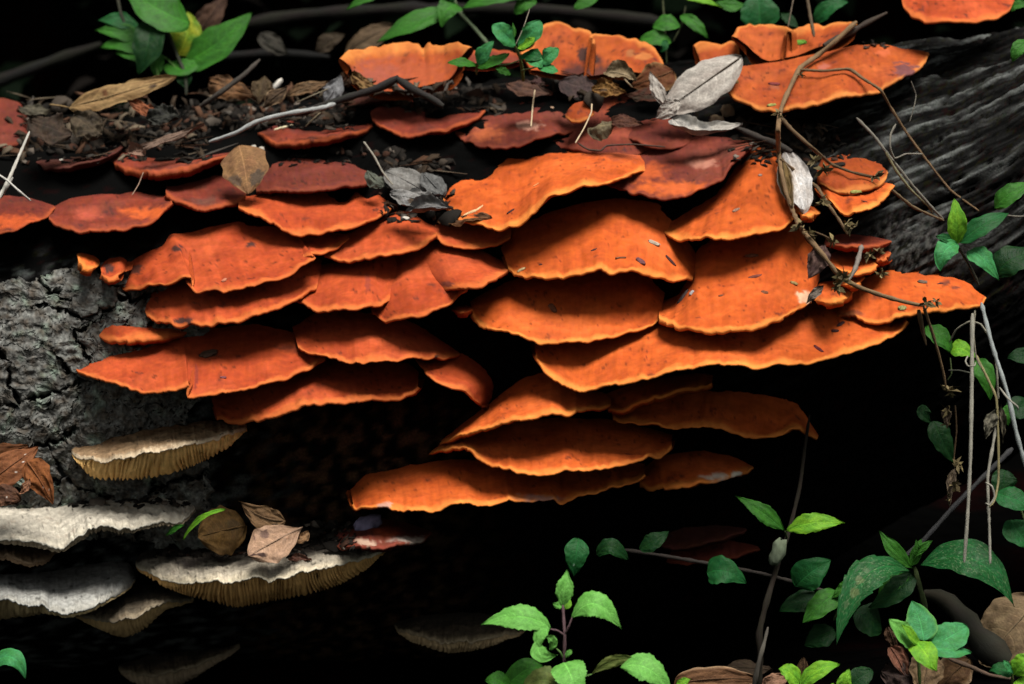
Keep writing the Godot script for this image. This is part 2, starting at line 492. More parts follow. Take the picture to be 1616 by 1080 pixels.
		if nrm.dot(toward + Vector3.UP * 0.6) < 0: nrm = -nrm
		var rj := rim * clampf(long / 16.0, 0.25, 1.0)
		var edge: Color = cols[m][j]
		for r in range(1, nr + 1):
			var ang := PI * r / nr
			rows[m + r][j] = tip - nrm * rj + outw * sin(ang) * rj * 1.1 + nrm * cos(ang) * rj
			var ec := edge.lerp(t[3], sm(0.45, 1.0, r / float(nr)) * 0.7)
			ec.a = 1.0
			cols[m + r][j] = ec
		for r in range(1, nb + 1):
			var s := r / float(nb)
			var at := int(round((1.0 - s) * m))
			var th: float = rj * 2.0 + thick * prof * pow(s, 0.7)
			rows[m + nr + r][j] = rows[at][j] - nrm * th - Vector3.UP * 0.0005
			cols[m + nr + r][j] = t[3]
		pix.append(F[j])
	var ns := grid_normals(rows.slice(0, m + 1))
	var all := grid_normals(rows, 1.0)
	var flip: float = 1.0 if all[m / 2][n / 2].dot(ns[m / 2][n / 2]) >= 0 else -1.0
	all = grid_normals(rows, flip)
	var called := "orange_bracket" if tone in ["fresh", "deep", "worn"] else "weathered_bracket"
	if called == "weathered_bracket": group = "dull brick-red bracket fungi on the upper part of the log"
	var at: Vector3 = rows[0][n / 2]
	var node := thing(called, label, "bracket fungus", group, at)
	put("cap", grid_part(rows, cols, all, 0, m), mats.fungus, node)
	put("growing_margin", grid_part(rows, cols, all, m, m + nr), mats.fungus, node)
	put("pore_surface", grid_part(rows, cols, all, m + nr, m + nr + nb), mats.pores, node)
	# what can be set down on the cap
	for r in range(0, m + 1, 2):
		for j in range(0, n + 1, 2):
			note_cap(rows[r][j], all[r][j])
	return node

func ragged(x: float) -> float:      # small nicks: sharp dips, flat in between
	return fine.get_noise_1d(x) - 1.6 * pow(maxf(0.0, fine.get_noise_1d(x * 0.6 + 31.0) - 0.25), 0.5) * 0.7

const CELL := 8.0
var spots := {}
func to_px(p: Vector3) -> Vector2:
	var l := turn.inverse() * (p - eye)
	return Vector2(808.0 + l.x / (-l.z) / px, 540.0 - l.y / (-l.z) / px)

func note_cap(p: Vector3, n: Vector3) -> void:
	var q := to_px(p)
	var key := Vector2i(floori(q.x / CELL), floori(q.y / CELL))
	if not spots.has(key): spots[key] = []
	spots[key].append([q, p, n])

# the surface that is seen at a photo pixel: [point, normal]
func surface(u: float, v: float, reach := 9.0) -> Array:
	var found := []
	var bz := -9.0
	var k := Vector2i(floori(u / CELL), floori(v / CELL))
	for dx in range(-1, 2):
		for dy in range(-1, 2):
			for s in spots.get(k + Vector2i(dx, dy), []):
				var d: float = (s[0] as Vector2).distance_to(Vector2(u, v))
				if d < reach:
					var z: float = (s[1] as Vector3).dot(toward)
					found.append([d, z, s])
					bz = maxf(bz, z)
	if found.is_empty(): return [pt(u, v, log_z(u, v) + 0.001), toward]
	var near = null
	for f in found:
		if f[1] > bz - 0.008 and (near == null or f[0] < near[0]): near = f
	var n: Vector3 = near[2][2]; var p: Vector3 = near[2][1]
	var ray := (pt(u, v, 0.0) - eye).normalized()
	var den := ray.dot(n)
	if absf(den) < 0.12: return [pt(u, v, near[1]), n]
	return [eye + ray * ((p - eye).dot(n) / den), n]

func front_z(u: float, v: float, reach := 14.0) -> float:
	return (surface(u, v, reach)[0] as Vector3).dot(toward)

func build_brackets() -> void:
	var white := Color(0.55, 0.45, 0.38); var near_black := Color(0.03, 0.018, 0.018); var bright := Color(0.55, 0.13, 0.03)  # includes the darkest tone for small patches on the caps
	# upright ones along the back of the log's crest
	shelf("upright orange bracket with pale frilled top edge and brown lower face, above the forked twig", "worn", 0,
		"539,93 552,82 585,76 612,74 636,69 660,73 690,73 722,70 738,78", "552,104 562,124 580,138 605,143 642,142 680,134 705,128 720,112 727,92", {db = -62, df = -92, rim = 2.2, thick = 3, pale = 2.4, patches = [[640, 116, 88, 27, Color(0.24, 0.055, 0.026)], [590, 118, 40, 24, Color(0.2, 0.055, 0.035)]]})
	shelf("dark orange strip of bracket half hidden by the round-leaved seedling", "aged", 0, "715,92 735,82 770,78 800,80 822,84", "718,102 745,101 780,100 822,98", {db = -80, df = -95, rim = 1.5, thick = 2})
	shelf("tall upright orange lobe rising behind the round-leaved seedling", "worn", 0, "822,84 843,72 850,47 862,38 885,37 912,43 930,49 936,62 938,80", "838,112 850,113 868,116 885,118 900,120 912,118 925,112 933,100 936,90", {db = -72, df = -100, rim = 1.2, thick = 3, patches = [[925, 88, 14, 14, near_black], [912, 116, 26, 14, near_black]]})
	shelf("broad upright orange lobe with a stepped right edge, behind the curled tan leaf", "worn", 0, "934,72 936,56 946,53 985,57 1010,64 1028,74 1037,86 1044,98 1048,108", "925,112 935,118 950,116 965,113 980,112 995,112 1010,114 1025,114 1040,112", {db = -66, df = -92, rim = 1.2, thick = 3, patches = [[928, 92, 18, 12, near_black], [945, 112, 30, 16, near_black], [995, 83, 9, 7, Color(0.22, 0.08, 0.03)], [1015, 88, 16, 8, Color(0.3, 0.1, 0.03)]]})
	shelf("small frilled orange bracket above the large pale dead leaf", "worn", 0, "1098,76 1104,70 1120,67 1138,70 1152,66 1164,70 1168,82 1164,92", "1107,100 1112,102 1120,102 1132,99 1142,97 1150,96 1157,95 1162,94", {db = -70, df = -84, rim = 1.6, thick = 3})
	shelf("upright orange lobe with rounded golden edge above the flat spotted bracket", "worn", 0, "1161,58 1167,46 1180,39 1205,37 1225,40 1243,46 1250,54", "1180,72 1190,82 1203,92 1215,96 1230,94 1242,90 1250,84", {db = -62, df = -85, rim = 2.0, thick = 3})
	shelf("golden edged upright lobe crossed by the brown vine, next to the crest twigs", "worn", 0, "1243,58 1252,47 1266,41 1290,37 1320,35 1342,34 1350,42", "1240,90 1255,88 1272,82 1290,74 1312,66 1330,58 1345,52", {db = -60, df = -84, rim = 2.0, thick = 3})
	shelf("bracket cut off by the top of the picture, above the weathered wood", "deep", 45, "1422,-4 1430,14 1440,26 1460,33 1500,35 1545,34 1575,27 1594,18 1602,4", "1424,-12 1450,-26 1490,-32 1540,-30 1598,-10", {db = -75, df = -38, stain = 0.3})
	# flat ones, from the top down
	shelf("flat orange bracket with one dark purple patch near its right tip", "worn", 55,
		"1141,126 1146,142 1160,153 1190,166 1222,173 1256,170 1292,162 1318,153 1328,147 1355,146 1386,142 1408,132 1432,120 1451,108 1467,86", "1143,118 1150,108 1180,102 1215,98 1262,88 1310,82 1352,70 1392,69 1428,77 1452,80 1466,83", {db = -58, df = -8, stain = 0.22, patches = [[1428, 112, 20, 14, Color(0.10, 0.04, 0.045)], [1222, 134, 9, 6, Color(0.2, 0.06, 0.03)], [1300, 105, 10, 6, Color(0.3, 0.09, 0.06)], [1395, 82, 14, 6, Color(0.35, 0.08, 0.03)]]})
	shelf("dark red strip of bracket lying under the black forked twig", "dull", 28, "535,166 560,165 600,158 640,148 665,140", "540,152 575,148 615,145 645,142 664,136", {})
	shelf("brick-red ear-shaped bracket with dark debris in its notch", "aged", 44, "584,178 588,194 600,203 625,209 650,210 680,206 703,204 712,200 750,189 771,170", "586,170 602,158 640,156 662,163 672,172 668,182 690,184 715,177 745,172 769,167", {rim = 1.2, stain = 0.15, pale = 0.5})
	shelf("thin curled dark red bracket below the grey straw", "aged", 36, "407,210 418,218 440,223 480,222 520,216 560,208 588,200", "414,205 430,198 448,191 466,192 478,203 505,206 545,199 586,190", {rim = 2.2, pale = 0.4, stain = 0.3})
	shelf("thin dark red bracket with an upturned edge left of the hanging brown leaf", "aged", 34, "175,252 186,262 215,269 250,270 290,264 335,252 365,244 392,237", "178,246 190,234 205,234 225,244 262,248 320,246 360,240 390,233", {rim = 2.4, pale = 0.4, stain = 0.4})
	shelf("weathered brown bracket at the left edge, above the crossed straws", "brown", 36, "-70,238 -30,240 0,234 28,226 44,212", "-70,160 -30,156 8,157 32,164 43,184", {rim = 1.6})
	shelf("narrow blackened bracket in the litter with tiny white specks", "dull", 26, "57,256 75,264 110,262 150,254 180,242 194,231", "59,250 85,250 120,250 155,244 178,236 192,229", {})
	shelf("rust red bracket with a dark lower shadow at the left edge, below the crossed straws", "aged", 46, "-80,376 -30,374 0,367 30,358 60,347 84,332 89,325", "-80,300 -30,304 0,306 40,306 70,314 87,322", {pale = 0.7, patches = [[10, 350, 60, 12, Color(0.4, 0.07, 0.02)]]})
	shelf("dusky red bracket second from the left edge with a glowing rim", "aged", 46, "77,346 90,358 120,363 165,365 202,362 236,350 258,334 271,319", "80,334 110,318 160,308 220,306 268,316", {fl = 8, fr = 8, pale = 0.9, stain = 0.3, patches = [[140, 338, 22, 9, Color(0.30, 0.06, 0.035)], [230, 335, 40, 10, Color(0.42, 0.08, 0.02)]]})
	shelf("brown-centred small bracket just left of the hanging brown leaf's tip", "aged", 34, "261,306 275,316 292,323 312,331 340,328 368,319 388,311", "265,300 300,290 336,282 362,286 386,306", {fl = 8, fr = 8, patches = [[325, 318, 22, 8, Color(0.10, 0.04, 0.03)]]})
	shelf("dull red bracket right of the hanging brown leaf", "brown", 36, "404,301 440,302 482,300 522,297 560,291 584,284", "408,288 430,264 480,250 545,258 582,278", {fl = 12, fr = 8, stain = 0.35})
	shelf("orange red bracket with a ragged forked right end beside grey leaf litter", "deep", 46, "376,326 392,336 415,342 432,350 446,361 475,366 505,365 540,358 576,350 608,336 624,325", "380,317 420,311 470,303 515,303 545,313 562,299 580,312 600,304 622,322", {fl = 10, fr = 0, stain = 0.2})
	shelf("small orange bracket tucked under the ragged forked one", "deep", 40, "512,402 530,407 560,409 592,407 630,400 662,388 689,371", "520,392 545,382 585,360 625,342 658,348 687,367", {fl = 16, fr = 10, stain = 0.3})
	shelf("narrow red bracket in the gap below the brown leaf fragment", "deep", 30, "688,374 702,385 735,390 752,391 778,385 806,374", "690,366 720,356 780,352 804,368", {fl = 12, fr = 12})
	shelf("brick-red slab under the pale fallen twig, dusted and cracked, left of the black hollow", "brown", 50, "718,208 735,222 765,231 800,231 830,224 855,212 890,214 912,206", "724,196 760,178 810,166 860,160 912,160", {stain = 0.2, patches = [[765, 208, 30, 14, Color(0.30, 0.075, 0.03)], [836, 198, 18, 8, Color(0.32, 0.16, 0.12)]]})
	shelf("old reddish slab beneath the orange chip", "brown", 52, "868,222 900,232 940,240 975,246 1010,240 1040,226 1058,215", "880,180 910,160 950,150 1000,148 1050,172", {stain = 0.2, patches = [[1010, 172, 50, 14, Color(0.36, 0.075, 0.025)], [960, 210, 50, 10, Color(0.22, 0.05, 0.03)]]})
	shelf("brown red plate with a cracked lip under the tip of the pale dead leaf", "brown", 50, "972,212 1000,222 1030,229 1065,230 1095,226 1118,214", "985,198 1020,184 1060,182 1100,192 1116,206", {db = -62, df = -30, stain = 0.25})
	shelf("orange fragment propped on the brick-red slab by a bent grass stalk", "worn", 10, "893,182 900,190 914,190 928,186 938,180", "897,172 906,162 920,159 932,161 937,170", {db = -44, df = -38, rim = 0.8, thick = 1.5, pale = 0.4})
	shelf("large arched orange bracket sweeping up over the black hollow", "fresh", 80,
		"700,312 704,328 716,340 740,350 770,358 800,361 822,352 845,332 868,312 905,297 950,287 990,277 1016,270 1033,264", "701,292 712,281 735,274 768,262 796,248 850,240 900,234 950,226 1000,224 1031,256", {rim = 1.0, stain = 0.17, wave = 1.6, patches = [[990, 240, 60, 14, Color(0.26, 0.06, 0.03)]]})
	shelf("brown bracket with a torn right edge, right of the arched one", "brown", 54, "958,288 975,295 995,304 1008,302 1030,312 1058,312 1088,304 1115,293 1138,280 1150,262 1170,244 1187,231", "975,270 1000,244 1040,226 1090,219 1140,222 1184,226", {fl = 3, fr = 8, stain = 0.12, patches = [[1060, 296, 70, 12, Color(0.42, 0.085, 0.02)], [1020, 270, 34, 14, Color(0.36, 0.07, 0.02)], [1110, 258, 24, 7, Color(0.32, 0.14, 0.10)]]})
	shelf("smooth orange bracket left of the white torn leaf", "fresh", 60, "1036,357 1050,368 1070,376 1092,376 1112,369 1135,373 1165,372 1200,366 1232,359 1250,346 1262,330", "1044,348 1090,328 1135,300 1168,262 1188,234 1215,234 1238,262 1250,290 1260,318", {fl = 0, fr = 22, rim = 1.2})
	shelf("upper lobe with a knobbly right end under the crossing vine stem", "worn", 34, "1290,290 1320,300 1352,300 1385,292 1400,284 1401,272", "1284,268 1296,250 1322,240 1366,242 1388,252 1400,266", {rim = 1.8})
	shelf("pointed orange bracket with a golden rim right of the white torn leaf", "fresh", 50, "1300,312 1314,322 1326,332 1340,337 1364,329 1390,317 1404,304 1413,293", "1290,300 1300,285 1330,281 1365,289 1390,286 1411,290", {rim = 1.2, patches = [[1336, 284, 26, 8, Color(0.3, 0.2, 0.13)]]})
	shelf("tiny golden tongue below the white torn leaf", "fresh", 44, "1256,332 1264,338 1278,341 1290,340 1296,336", "1258,326 1272,322 1286,326 1295,333", {rim = 1.6})
	shelf("large red-orange bracket with a curled notch in its front edge, upper left", "deep", 60,
		"189,442 192,455 215,455 240,449 266,444 288,439 303,438 303,450 310,460 338,458 352,461 375,455 412,446 446,436 472,420 494,408 494,403 478,406 480,402 505,400 532,389 556,375", "188,428 198,402 225,392 255,384 268,366 300,362 330,352 372,350 420,356 470,362 510,364 552,368", {rim = 1.0, stain = 0.12, patches = [[212, 424, 14, 8, Color(0.06, 0.025, 0.018)], [280, 393, 10, 4, near_black], [395, 388, 9, 4, near_black], [303, 425, 3, 16, Color(0.22, 0.04, 0.02)]]})
	shelf("small orange knob at the far left end of the notched bracket", "fresh", 36, "121,402 126,414 138,421 150,422 158,416", "124,398 135,398 148,401 157,408", {rim = 2.0})
	shelf("curled orange lump beside the notched bracket's left corner", "deep", 42, "158,420 160,434 172,440 186,436 200,424", "162,412 174,404 190,402 202,408", {rim = 2.2, patches = [[170, 422, 8, 6, near_black]]})
	shelf("orange bracket curving out below the notched one", "deep", 56, "227,482 231,498 250,508 285,512 320,512 355,508 390,500 430,490 462,474 482,462 500,452", "230,470 250,440 300,420 370,412 440,416 498,440", {fl = 0, fr = 32, rim = 1.1, patches = [[288, 505, 14, 4, near_black]]})
	shelf("orange bracket in the middle row whose left lobe sits above a dark cleft", "deep", 54, "462,470 478,476 492,487 520,490 556,488 600,481 618,472 630,474", "470,456 500,436 550,420 595,412 640,440", {fl = 20, fr = 30, stain = 0.22, patches = [[580, 450, 5, 16, Color(0.2, 0.035, 0.02)]]})
	shelf("middle row orange bracket with a thick bright lower lip and torn left corner", "deep", 60, "587,491 596,500 608,503 640,498 672,492 702,480 722,468 738,456", "590,478 600,440 632,412 672,404 712,414 737,448", {fl = 30, fr = 22, rim = 1.2, stain = 0.24})
	shelf("wing-like orange bracket pointing right, joined to the thick-lipped one", "deep", 62, "690,456 714,456 728,455 758,447 784,438 802,429 811,420", "660,420 685,398 720,394 762,400 809,414", {fl = 30, fr = 0, rim = 1.0, stain = 0.2, patches = [[705, 448, 12, 5, Color(0.12, 0.03, 0.02)]]})
	shelf("broad orange bracket littered with bark crumbs, in the centre above the black gap", "fresh", 62, "802,424 812,432 828,436 850,438 882,434 916,433 950,427 965,432 1000,427 1040,432 1064,440 1094,441", "796,406 812,378 860,354 922,336 985,330 1036,340 1070,374 1092,418", {fl = 22, fr = 26, rim = 1.2, stain = 0.14})
	shelf("orange bracket under the broad crumb-littered one, one chip on its face", "fresh", 54, "746,492 752,505 770,516 800,524 826,532 850,540 890,541 932,535 972,529 1010,520 1030,510 1042,500", "744,484 760,470 800,450 862,432 940,426 1010,444 1040,488", {fl = 10, fr = 32, rim = 1.1, stain = 0.14})
	shelf("tiny red tip poking out left of the one-chip bracket", "deep", 44, "712,490 722,493 736,493 750,488", "714,484 726,482 740,482 749,484", {rim = 1.0})
	shelf("large smooth orange bracket on the right with scattered bark chips", "fresh", 74,
		"1040,500 1052,508 1085,518 1122,524 1152,520 1186,518 1222,507 1256,490 1272,482 1282,472", "1046,490 1074,478 1092,440 1096,412 1124,386 1182,364 1242,362 1272,392 1290,430 1286,462", {fl = 16, fr = 26, rim = 1.3, stain = 0.1, patches = [[1270, 470, 14, 10, Color(0.5, 0.33, 0.22)]]})
	shelf("short golden tongue right of the chip-scattered bracket", "fresh", 60, "1276,474 1300,475 1325,474 1340,469 1351,459", "1278,460 1296,446 1322,444 1342,448 1350,455", {rim = 1.5})
	shelf("hidden orange tongue behind the vine's spiky knot", "fresh", 50, "1320,448 1340,450 1356,447 1366,439", "1322,434 1340,428 1356,430 1365,434", {rim = 1.5})
	shelf("orange tongue with a pale tip right of the vine's spiky knot", "fresh", 46, "1302,416 1330,428 1350,431 1372,427 1386,420 1395,412", "1300,404 1318,394 1340,392 1368,398 1394,408", {rim = 1.2, patches = [[1312, 402, 24, 9, Color(0.10, 0.045, 0.04)]]})
	shelf("red pointed bracket right of the vine, topmost of the stack of tongues", "aged", 40, "1300,386 1330,390 1360,390 1385,388 1408,382", "1304,374 1330,368 1360,370 1386,374 1407,379", {})
	shelf("little rust lobe at the right end of the stack of tongues", "deep", 28, "1378,404 1388,410 1400,408 1407,400", "1380,398 1390,395 1400,395 1406,397", {rim = 1.2})
	shelf("orange bracket reaching farthest right, ending in a pointed tip", "fresh", 46, "1318,500 1335,497 1354,501 1370,508 1398,505 1425,497 1446,490 1480,489 1520,487 1546,480 1557,470", "1325,488 1345,462 1368,442 1400,431 1450,432 1502,436 1530,448 1555,467", {fl = 16, fr = 0, rim = 1.2, stain = 0.16, patches = [[1345, 496, 26, 4, Color(0.12, 0.035, 0.02)], [1490, 446, 12, 3, Color(0.1, 0.03, 0.02)], [1510, 455, 8, 2.5, Color(0.1, 0.03, 0.02)]]})
	shelf("long orange bracket spanning the centre right with a golden wavy rim", "fresh", 76,
		"846,560 852,578 868,592 888,603 914,615 948,608 990,600 1040,590 1086,580 1124,574 1152,572 1194,579 1242,573 1292,567 1332,556 1380,545 1406,530 1431,507", "850,550 880,534 960,516 1040,502 1110,496 1200,486 1300,474 1380,474 1428,498", {fl = 22, fr = 16, rim = 1.3, stain = 0.1})
	shelf("broad pointed bracket at left with a round brown scar and a radial crack", "deep", 58,
		"115,580 130,590 158,596 176,602 190,608 220,616 262,618 284,616 298,609 293,622 304,625 332,622 372,616 412,606 452,595 490,580 513,564", "118,577 150,562 200,546 262,530 332,522 400,524 462,540 508,556", {fl = 0, fr = 26, rim = 0.9, stain = 0.08, patches = [[329, 559, 17, 8, Color(0.055, 0.028, 0.02)], [309, 597, 3.5, 18, Color(0.16, 0.03, 0.02)], [455, 550, 22, 6, Color(0.10, 0.025, 0.015)]]})
	shelf("thin orange bracket pointing right above the dark hollow", "deep", 56, "470,548 486,556 504,561 540,568 582,571 632,567 680,566 714,566 727,560", "470,540 500,516 560,500 620,500 662,516 704,541 724,555", {fl = 28, fr = 0, rim = 0.9, stain = 0.12, patches = [[690, 564, 4, 3, near_black]]})
	shelf("small knobbly rust bracket against the grey bark", "deep", 22, "150,530 165,536 195,535 225,532 262,530 300,522", "151,516 164,503 184,502 210,510 250,512 298,516", {rim = 1.8, stain = 0.3})
	shelf("orange bracket emerging from shade below the scarred one", "deep", 52, "342,660 360,665 380,669 420,658 462,648 500,632 530,633 572,630 622,628 650,622 659,608", "340,648 380,610 440,588 520,576 590,576 640,584 657,598", {fl = 22, fr = 12, rim = 1.0})
	shelf("slanting orange bracket on the left wall of the central hollow", "deep", 44, "657,566 672,588 700,608 732,618 752,638 763,648", "690,556 730,556 766,580 780,606 778,628 768,644", {rim = 0.9})
	shelf("triangular orange bracket under the dark hollow with a grey husk at its top", "fresh", 60, "694,700 728,686 762,676 790,664 824,662 852,658 880,654 924,645 945,642 964,636", "700,692 752,652 792,620 826,598 852,588 880,590 926,618 962,632", {fl = 0, fr = 10, rim = 1.1, stain = 0.14})
	shelf("thin bright rim of a bracket peeking out below the long golden-rimmed one", "fresh", 46, "960,640 972,646 988,643 1020,630 1052,620 1090,612 1124,605", "962,630 1000,612 1050,600 1095,596 1122,601", {fl = 10, fr = 10, rim = 1.4})
	shelf("narrow orange bracket lying just under the triangular one", "fresh", 64, "678,715 700,709 728,706 744,714 762,727 800,741 850,747 902,743 950,738 1000,728 1040,720 1060,707", "684,708 730,680 800,660 900,662 1000,680 1056,702", {fl = 0, fr = 16, rim = 1.1})
	shelf("lowest broad orange bracket with a ragged pale-flecked edge", "fresh", 60, "557,792 563,804 590,800 612,799 622,806 640,808 680,803 705,799 735,792 748,796 772,796 790,789 842,788 872,781 885,789 912,781 952,773 986,765 1004,760 1017,749", "556,782 580,756 640,740 700,728 764,726 832,730 904,732 962,734 1014,744", {fl = 10, fr = 12, rim = 1.1, stain = 0.16, patches = [[605, 799, 16, 5, Color(0.35, 0.2, 0.16)], [850, 784, 36, 5, Color(0.28, 0.15, 0.13)]]})
	shelf("dim orange bracket with white flecks at its right tip", "fresh", 42, "1010,764 1030,769 1060,768 1086,764 1130,755 1162,747 1190,740", "1012,752 1046,724 1098,712 1152,718 1188,736", {fl = 14, fr = 0, rim = 1.0, patches = [[1130, 752, 22, 4, Color(0.6, 0.55, 0.48)], [1165, 746, 9, 3, Color(0.6, 0.55, 0.48)]]})
	shelf("shaded orange bracket low on the right with a drooping tip", "fresh", 38, "968,664 1000,666 1040,670 1064,676 1092,674 1122,670 1152,679 1192,690 1222,687 1252,675 1272,684 1290,694", "972,652 1030,632 1100,620 1190,620 1258,638 1292,688", {fl = 20, fr = 0, rim = 1.1})
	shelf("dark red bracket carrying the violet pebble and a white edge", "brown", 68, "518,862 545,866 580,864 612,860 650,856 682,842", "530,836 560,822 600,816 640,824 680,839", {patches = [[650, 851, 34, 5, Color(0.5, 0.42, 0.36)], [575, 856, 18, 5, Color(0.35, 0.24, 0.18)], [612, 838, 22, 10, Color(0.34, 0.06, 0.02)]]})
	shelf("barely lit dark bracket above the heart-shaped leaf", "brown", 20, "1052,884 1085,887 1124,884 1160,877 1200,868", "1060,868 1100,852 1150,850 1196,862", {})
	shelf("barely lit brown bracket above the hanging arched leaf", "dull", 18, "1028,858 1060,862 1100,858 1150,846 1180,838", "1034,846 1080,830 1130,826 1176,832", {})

# ---------------------------------------------------------------- pale gilled brackets
# back, rim and bottom lines; the gills run from the rim down and back to the bottom line
func pale_shelf(label: String, reach: float, back: String, rimline: String, bottom: String, o := {}) -> Node3D:
	var bp := nums(back); var fp := nums(rimline); var gp := nums(bottom)
	var span: float = absf(fp[-1].x - fp[0].x)
	var gill: float = o.get("gill", 5.5)          # spacing in photo pixels
	var n := int(span / 1.3)
	var B := resample(bp, n); var F := resample(fp, n); var G := resample(gp, n)
	var sd := hash(label) % 1000
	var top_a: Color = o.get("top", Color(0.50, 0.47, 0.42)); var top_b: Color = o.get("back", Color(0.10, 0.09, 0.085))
	var rim_c: Color = o.get("rim", Color(0.66, 0.62, 0.54)); var pore: Color = o.get("pore", Color(0.40, 0.25, 0.10))
	var zb0 := 0.0
	for j in n + 1: zb0 += log_z(B[j].x, B[j].y) / (n + 1)
	zb0 = o.get("db", zb0 / MM) * MM
	var m := 18; var nr := 4; var ng := 16; var nb := 4
	var rows := []; var cols := []
	for r in m + 1 + nr + ng + nb:
		var a := PackedVector3Array(); a.resize(n + 1); rows.append(a)
		var c := PackedColorArray(); c.resize(n + 1); cols.append(c)
	for j in n + 1:
		var k := j / float(n)
		var prof := pow(maxf(sin(PI * k), 0.0), 0.5)
		var zf: float = zb0 + reach * MM * prof
		var f: Vector2 = F[j] + Vector2(0, fbm.get_noise_2d(j * 0.05 + sd, 0.0) * 5.0 + fine.get_noise_2d(j * 0.25, sd) * 1.2)
		for r in m + 1:
			var s := r / float(m)
			var p: Vector2 = B[j].lerp(f, s)
			var z := lerpf(zb0 - 0.002, zf, 1.0 - pow(1.0 - s, 1.3))
			var q := pt(p.x, p.y, z)
			q += (Vector3.UP * 0.7 + toward * 0.5) * (fbm.get_noise_3d(q.x * 60.0 + sd, q.y * 60.0, q.z * 60.0) * 1.6 + fbm.get_noise_3d(q.x * 180.0 + sd, q.y * 180.0, q.z * 180.0) * 0.7) * MM * o.get("lumpy", 1.0)
			rows[r][j] = q
			var n1 := fbm.get_noise_3d(q.x * 70.0, q.y * 130.0 + sd, q.z * 70.0); var n2 := fbm.get_noise_3d(q.x * 220.0, q.y * 400.0, q.z * 220.0 + sd)
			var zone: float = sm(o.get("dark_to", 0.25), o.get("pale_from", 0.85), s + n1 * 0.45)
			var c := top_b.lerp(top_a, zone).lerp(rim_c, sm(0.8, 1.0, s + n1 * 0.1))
			c = c * (1.0 + n2 * 0.2)
			c = c * (1.0 + 0.16 * fine.get_noise_2d(F[j].distance_to(p) * 0.11 + sd, k * 3.0))
			c = c.lerp(o.get("tint", Color(0.22, 0.15, 0.10)), sm(0.15, 0.5, n1 * 0.6 + n2 * 0.6) * 0.6)
			c = c.lerp(Color(0.03, 0.028, 0.028), sm(0.34, 0.5, fine.get_noise_3d(q.x * 260.0, q.y * 500.0, q.z * 200.0 + sd) * 0.5 + n2 * 0.4) * 0.8)
			c.a = 1.0
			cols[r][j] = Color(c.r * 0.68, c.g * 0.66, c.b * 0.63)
		var tip: Vector3 = rows[m][j]
		var long := maxf(F[j].distance_to(G[j]), 1.0)
		var zg: float = zf - reach * MM * prof * o.get("under", 0.35) * clampf(long / 30.0, 0.1, 1.0)
		var bot := pt(G[j].x, G[j].y, zg)
		var down := (bot - tip)
		var outn := Vector3.RIGHT.cross(down).normalized()
		if outn.dot(toward) < 0: outn = -outn
		var rr := 0.0011
		for r in range(1, nr + 1):
			var g := r / float(nr)
			rows[m + r][j] = tip + down.normalized() * rr * 1.6 * g + outn * rr * sin(PI * g) * 0.9
			var c := rim_c.lerp(pore, sm(0.55, 1.0, g)) * (1.0 + 0.2 * fine.get_noise_2d(j * 0.1, sd)); c.a = 1.0
			cols[m + r][j] = c
		for r in range(1, ng + 1):
			var g := r / float(ng)
			var p := tip + down.normalized() * rr * 1.6 + (down - down.normalized() * rr * 1.6) * g
			# gills: ridges that wander a little, fade towards the rim and end at uneven lengths
			var wob := fine.get_noise_2d(j * 0.012 + sd, g * 0.5) * 0.9 + fine.get_noise_2d(j * 0.05 + sd, g * 0.8) * 0.30
			var ph := (j * 1.3 / gill + wob + 1.6 * fine.get_noise_1d(j * 0.02 + sd * 2.0) + 0.35 * fine.get_noise_1d(j * 0.11 + sd)) * TAU
			var ridge := pow(0.5 + 0.5 * sin(ph), 0.8)
			var amp: float = 1.5 * sm(0.0, 0.12, g) * o.get("depth", 1.0) * (0.65 + 0.6 * fine.get_noise_2d(j * 0.035 + sd, g * 1.5))
			var bulge := sin(PI * clampf(g * 0.9 + 0.05, 0, 1)) * 0.0018
			p += outn * (bulge - amp * MM * (1.0 - ridge)) + Vector3.UP * (1.0 - ridge) * 0.0005 * sm(0.75, 1.0, g)
			p += outn * fbm.get_noise_2d(j * 0.1, g * 3.0 + sd) * 0.0003
			rows[m + nr + r][j] = p
			var c := pore * (1.0 + 0.3 * fine.get_noise_2d(j * 0.4, g * 2.0 + sd)); c = c.lerp(pore * 1.45, ridge * 0.6); c.a = 1.0
			cols[m + nr + r][j] = c
		var last: Vector3 = rows[m + nr + ng][j]
		var inner := pt(B[j].x, B[j].y + 6.0, zb0 - 0.006)
		for r in range(1, nb + 1):
			rows[m + nr + ng + r][j] = last.lerp(inner, r / float(nb))
			cols[m + nr + ng + r][j] = pore * 0.8
	var all := grid_normals(rows, 1.0)
	if all[m / 2][n / 2].dot(toward + Vector3.UP * 2.0) < 0: all = grid_normals(rows, -1.0)
	var node := thing("pale_bracket", label, "bracket fungus", "pale gilled bracket fungi on the lower left of the log", rows[0][n / 2])
	put("cap", grid_part(rows, cols, all, 0, m), mats.pale, node)
	put("growing_margin", grid_part(rows, cols, all, m, m + nr), mats.pale, node)
	put("gills", grid_part(rows, cols, all, m + nr, m + nr + ng), mats.pores, node)
	put("hidden_base", grid_part(rows, cols, all, m + nr + ng, m + nr + ng + nb), mats.pores, node)
	for r in m + 1:
		for j in range(0, n + 1, 4): note_cap(rows[r][j], all[r][j])
	return node

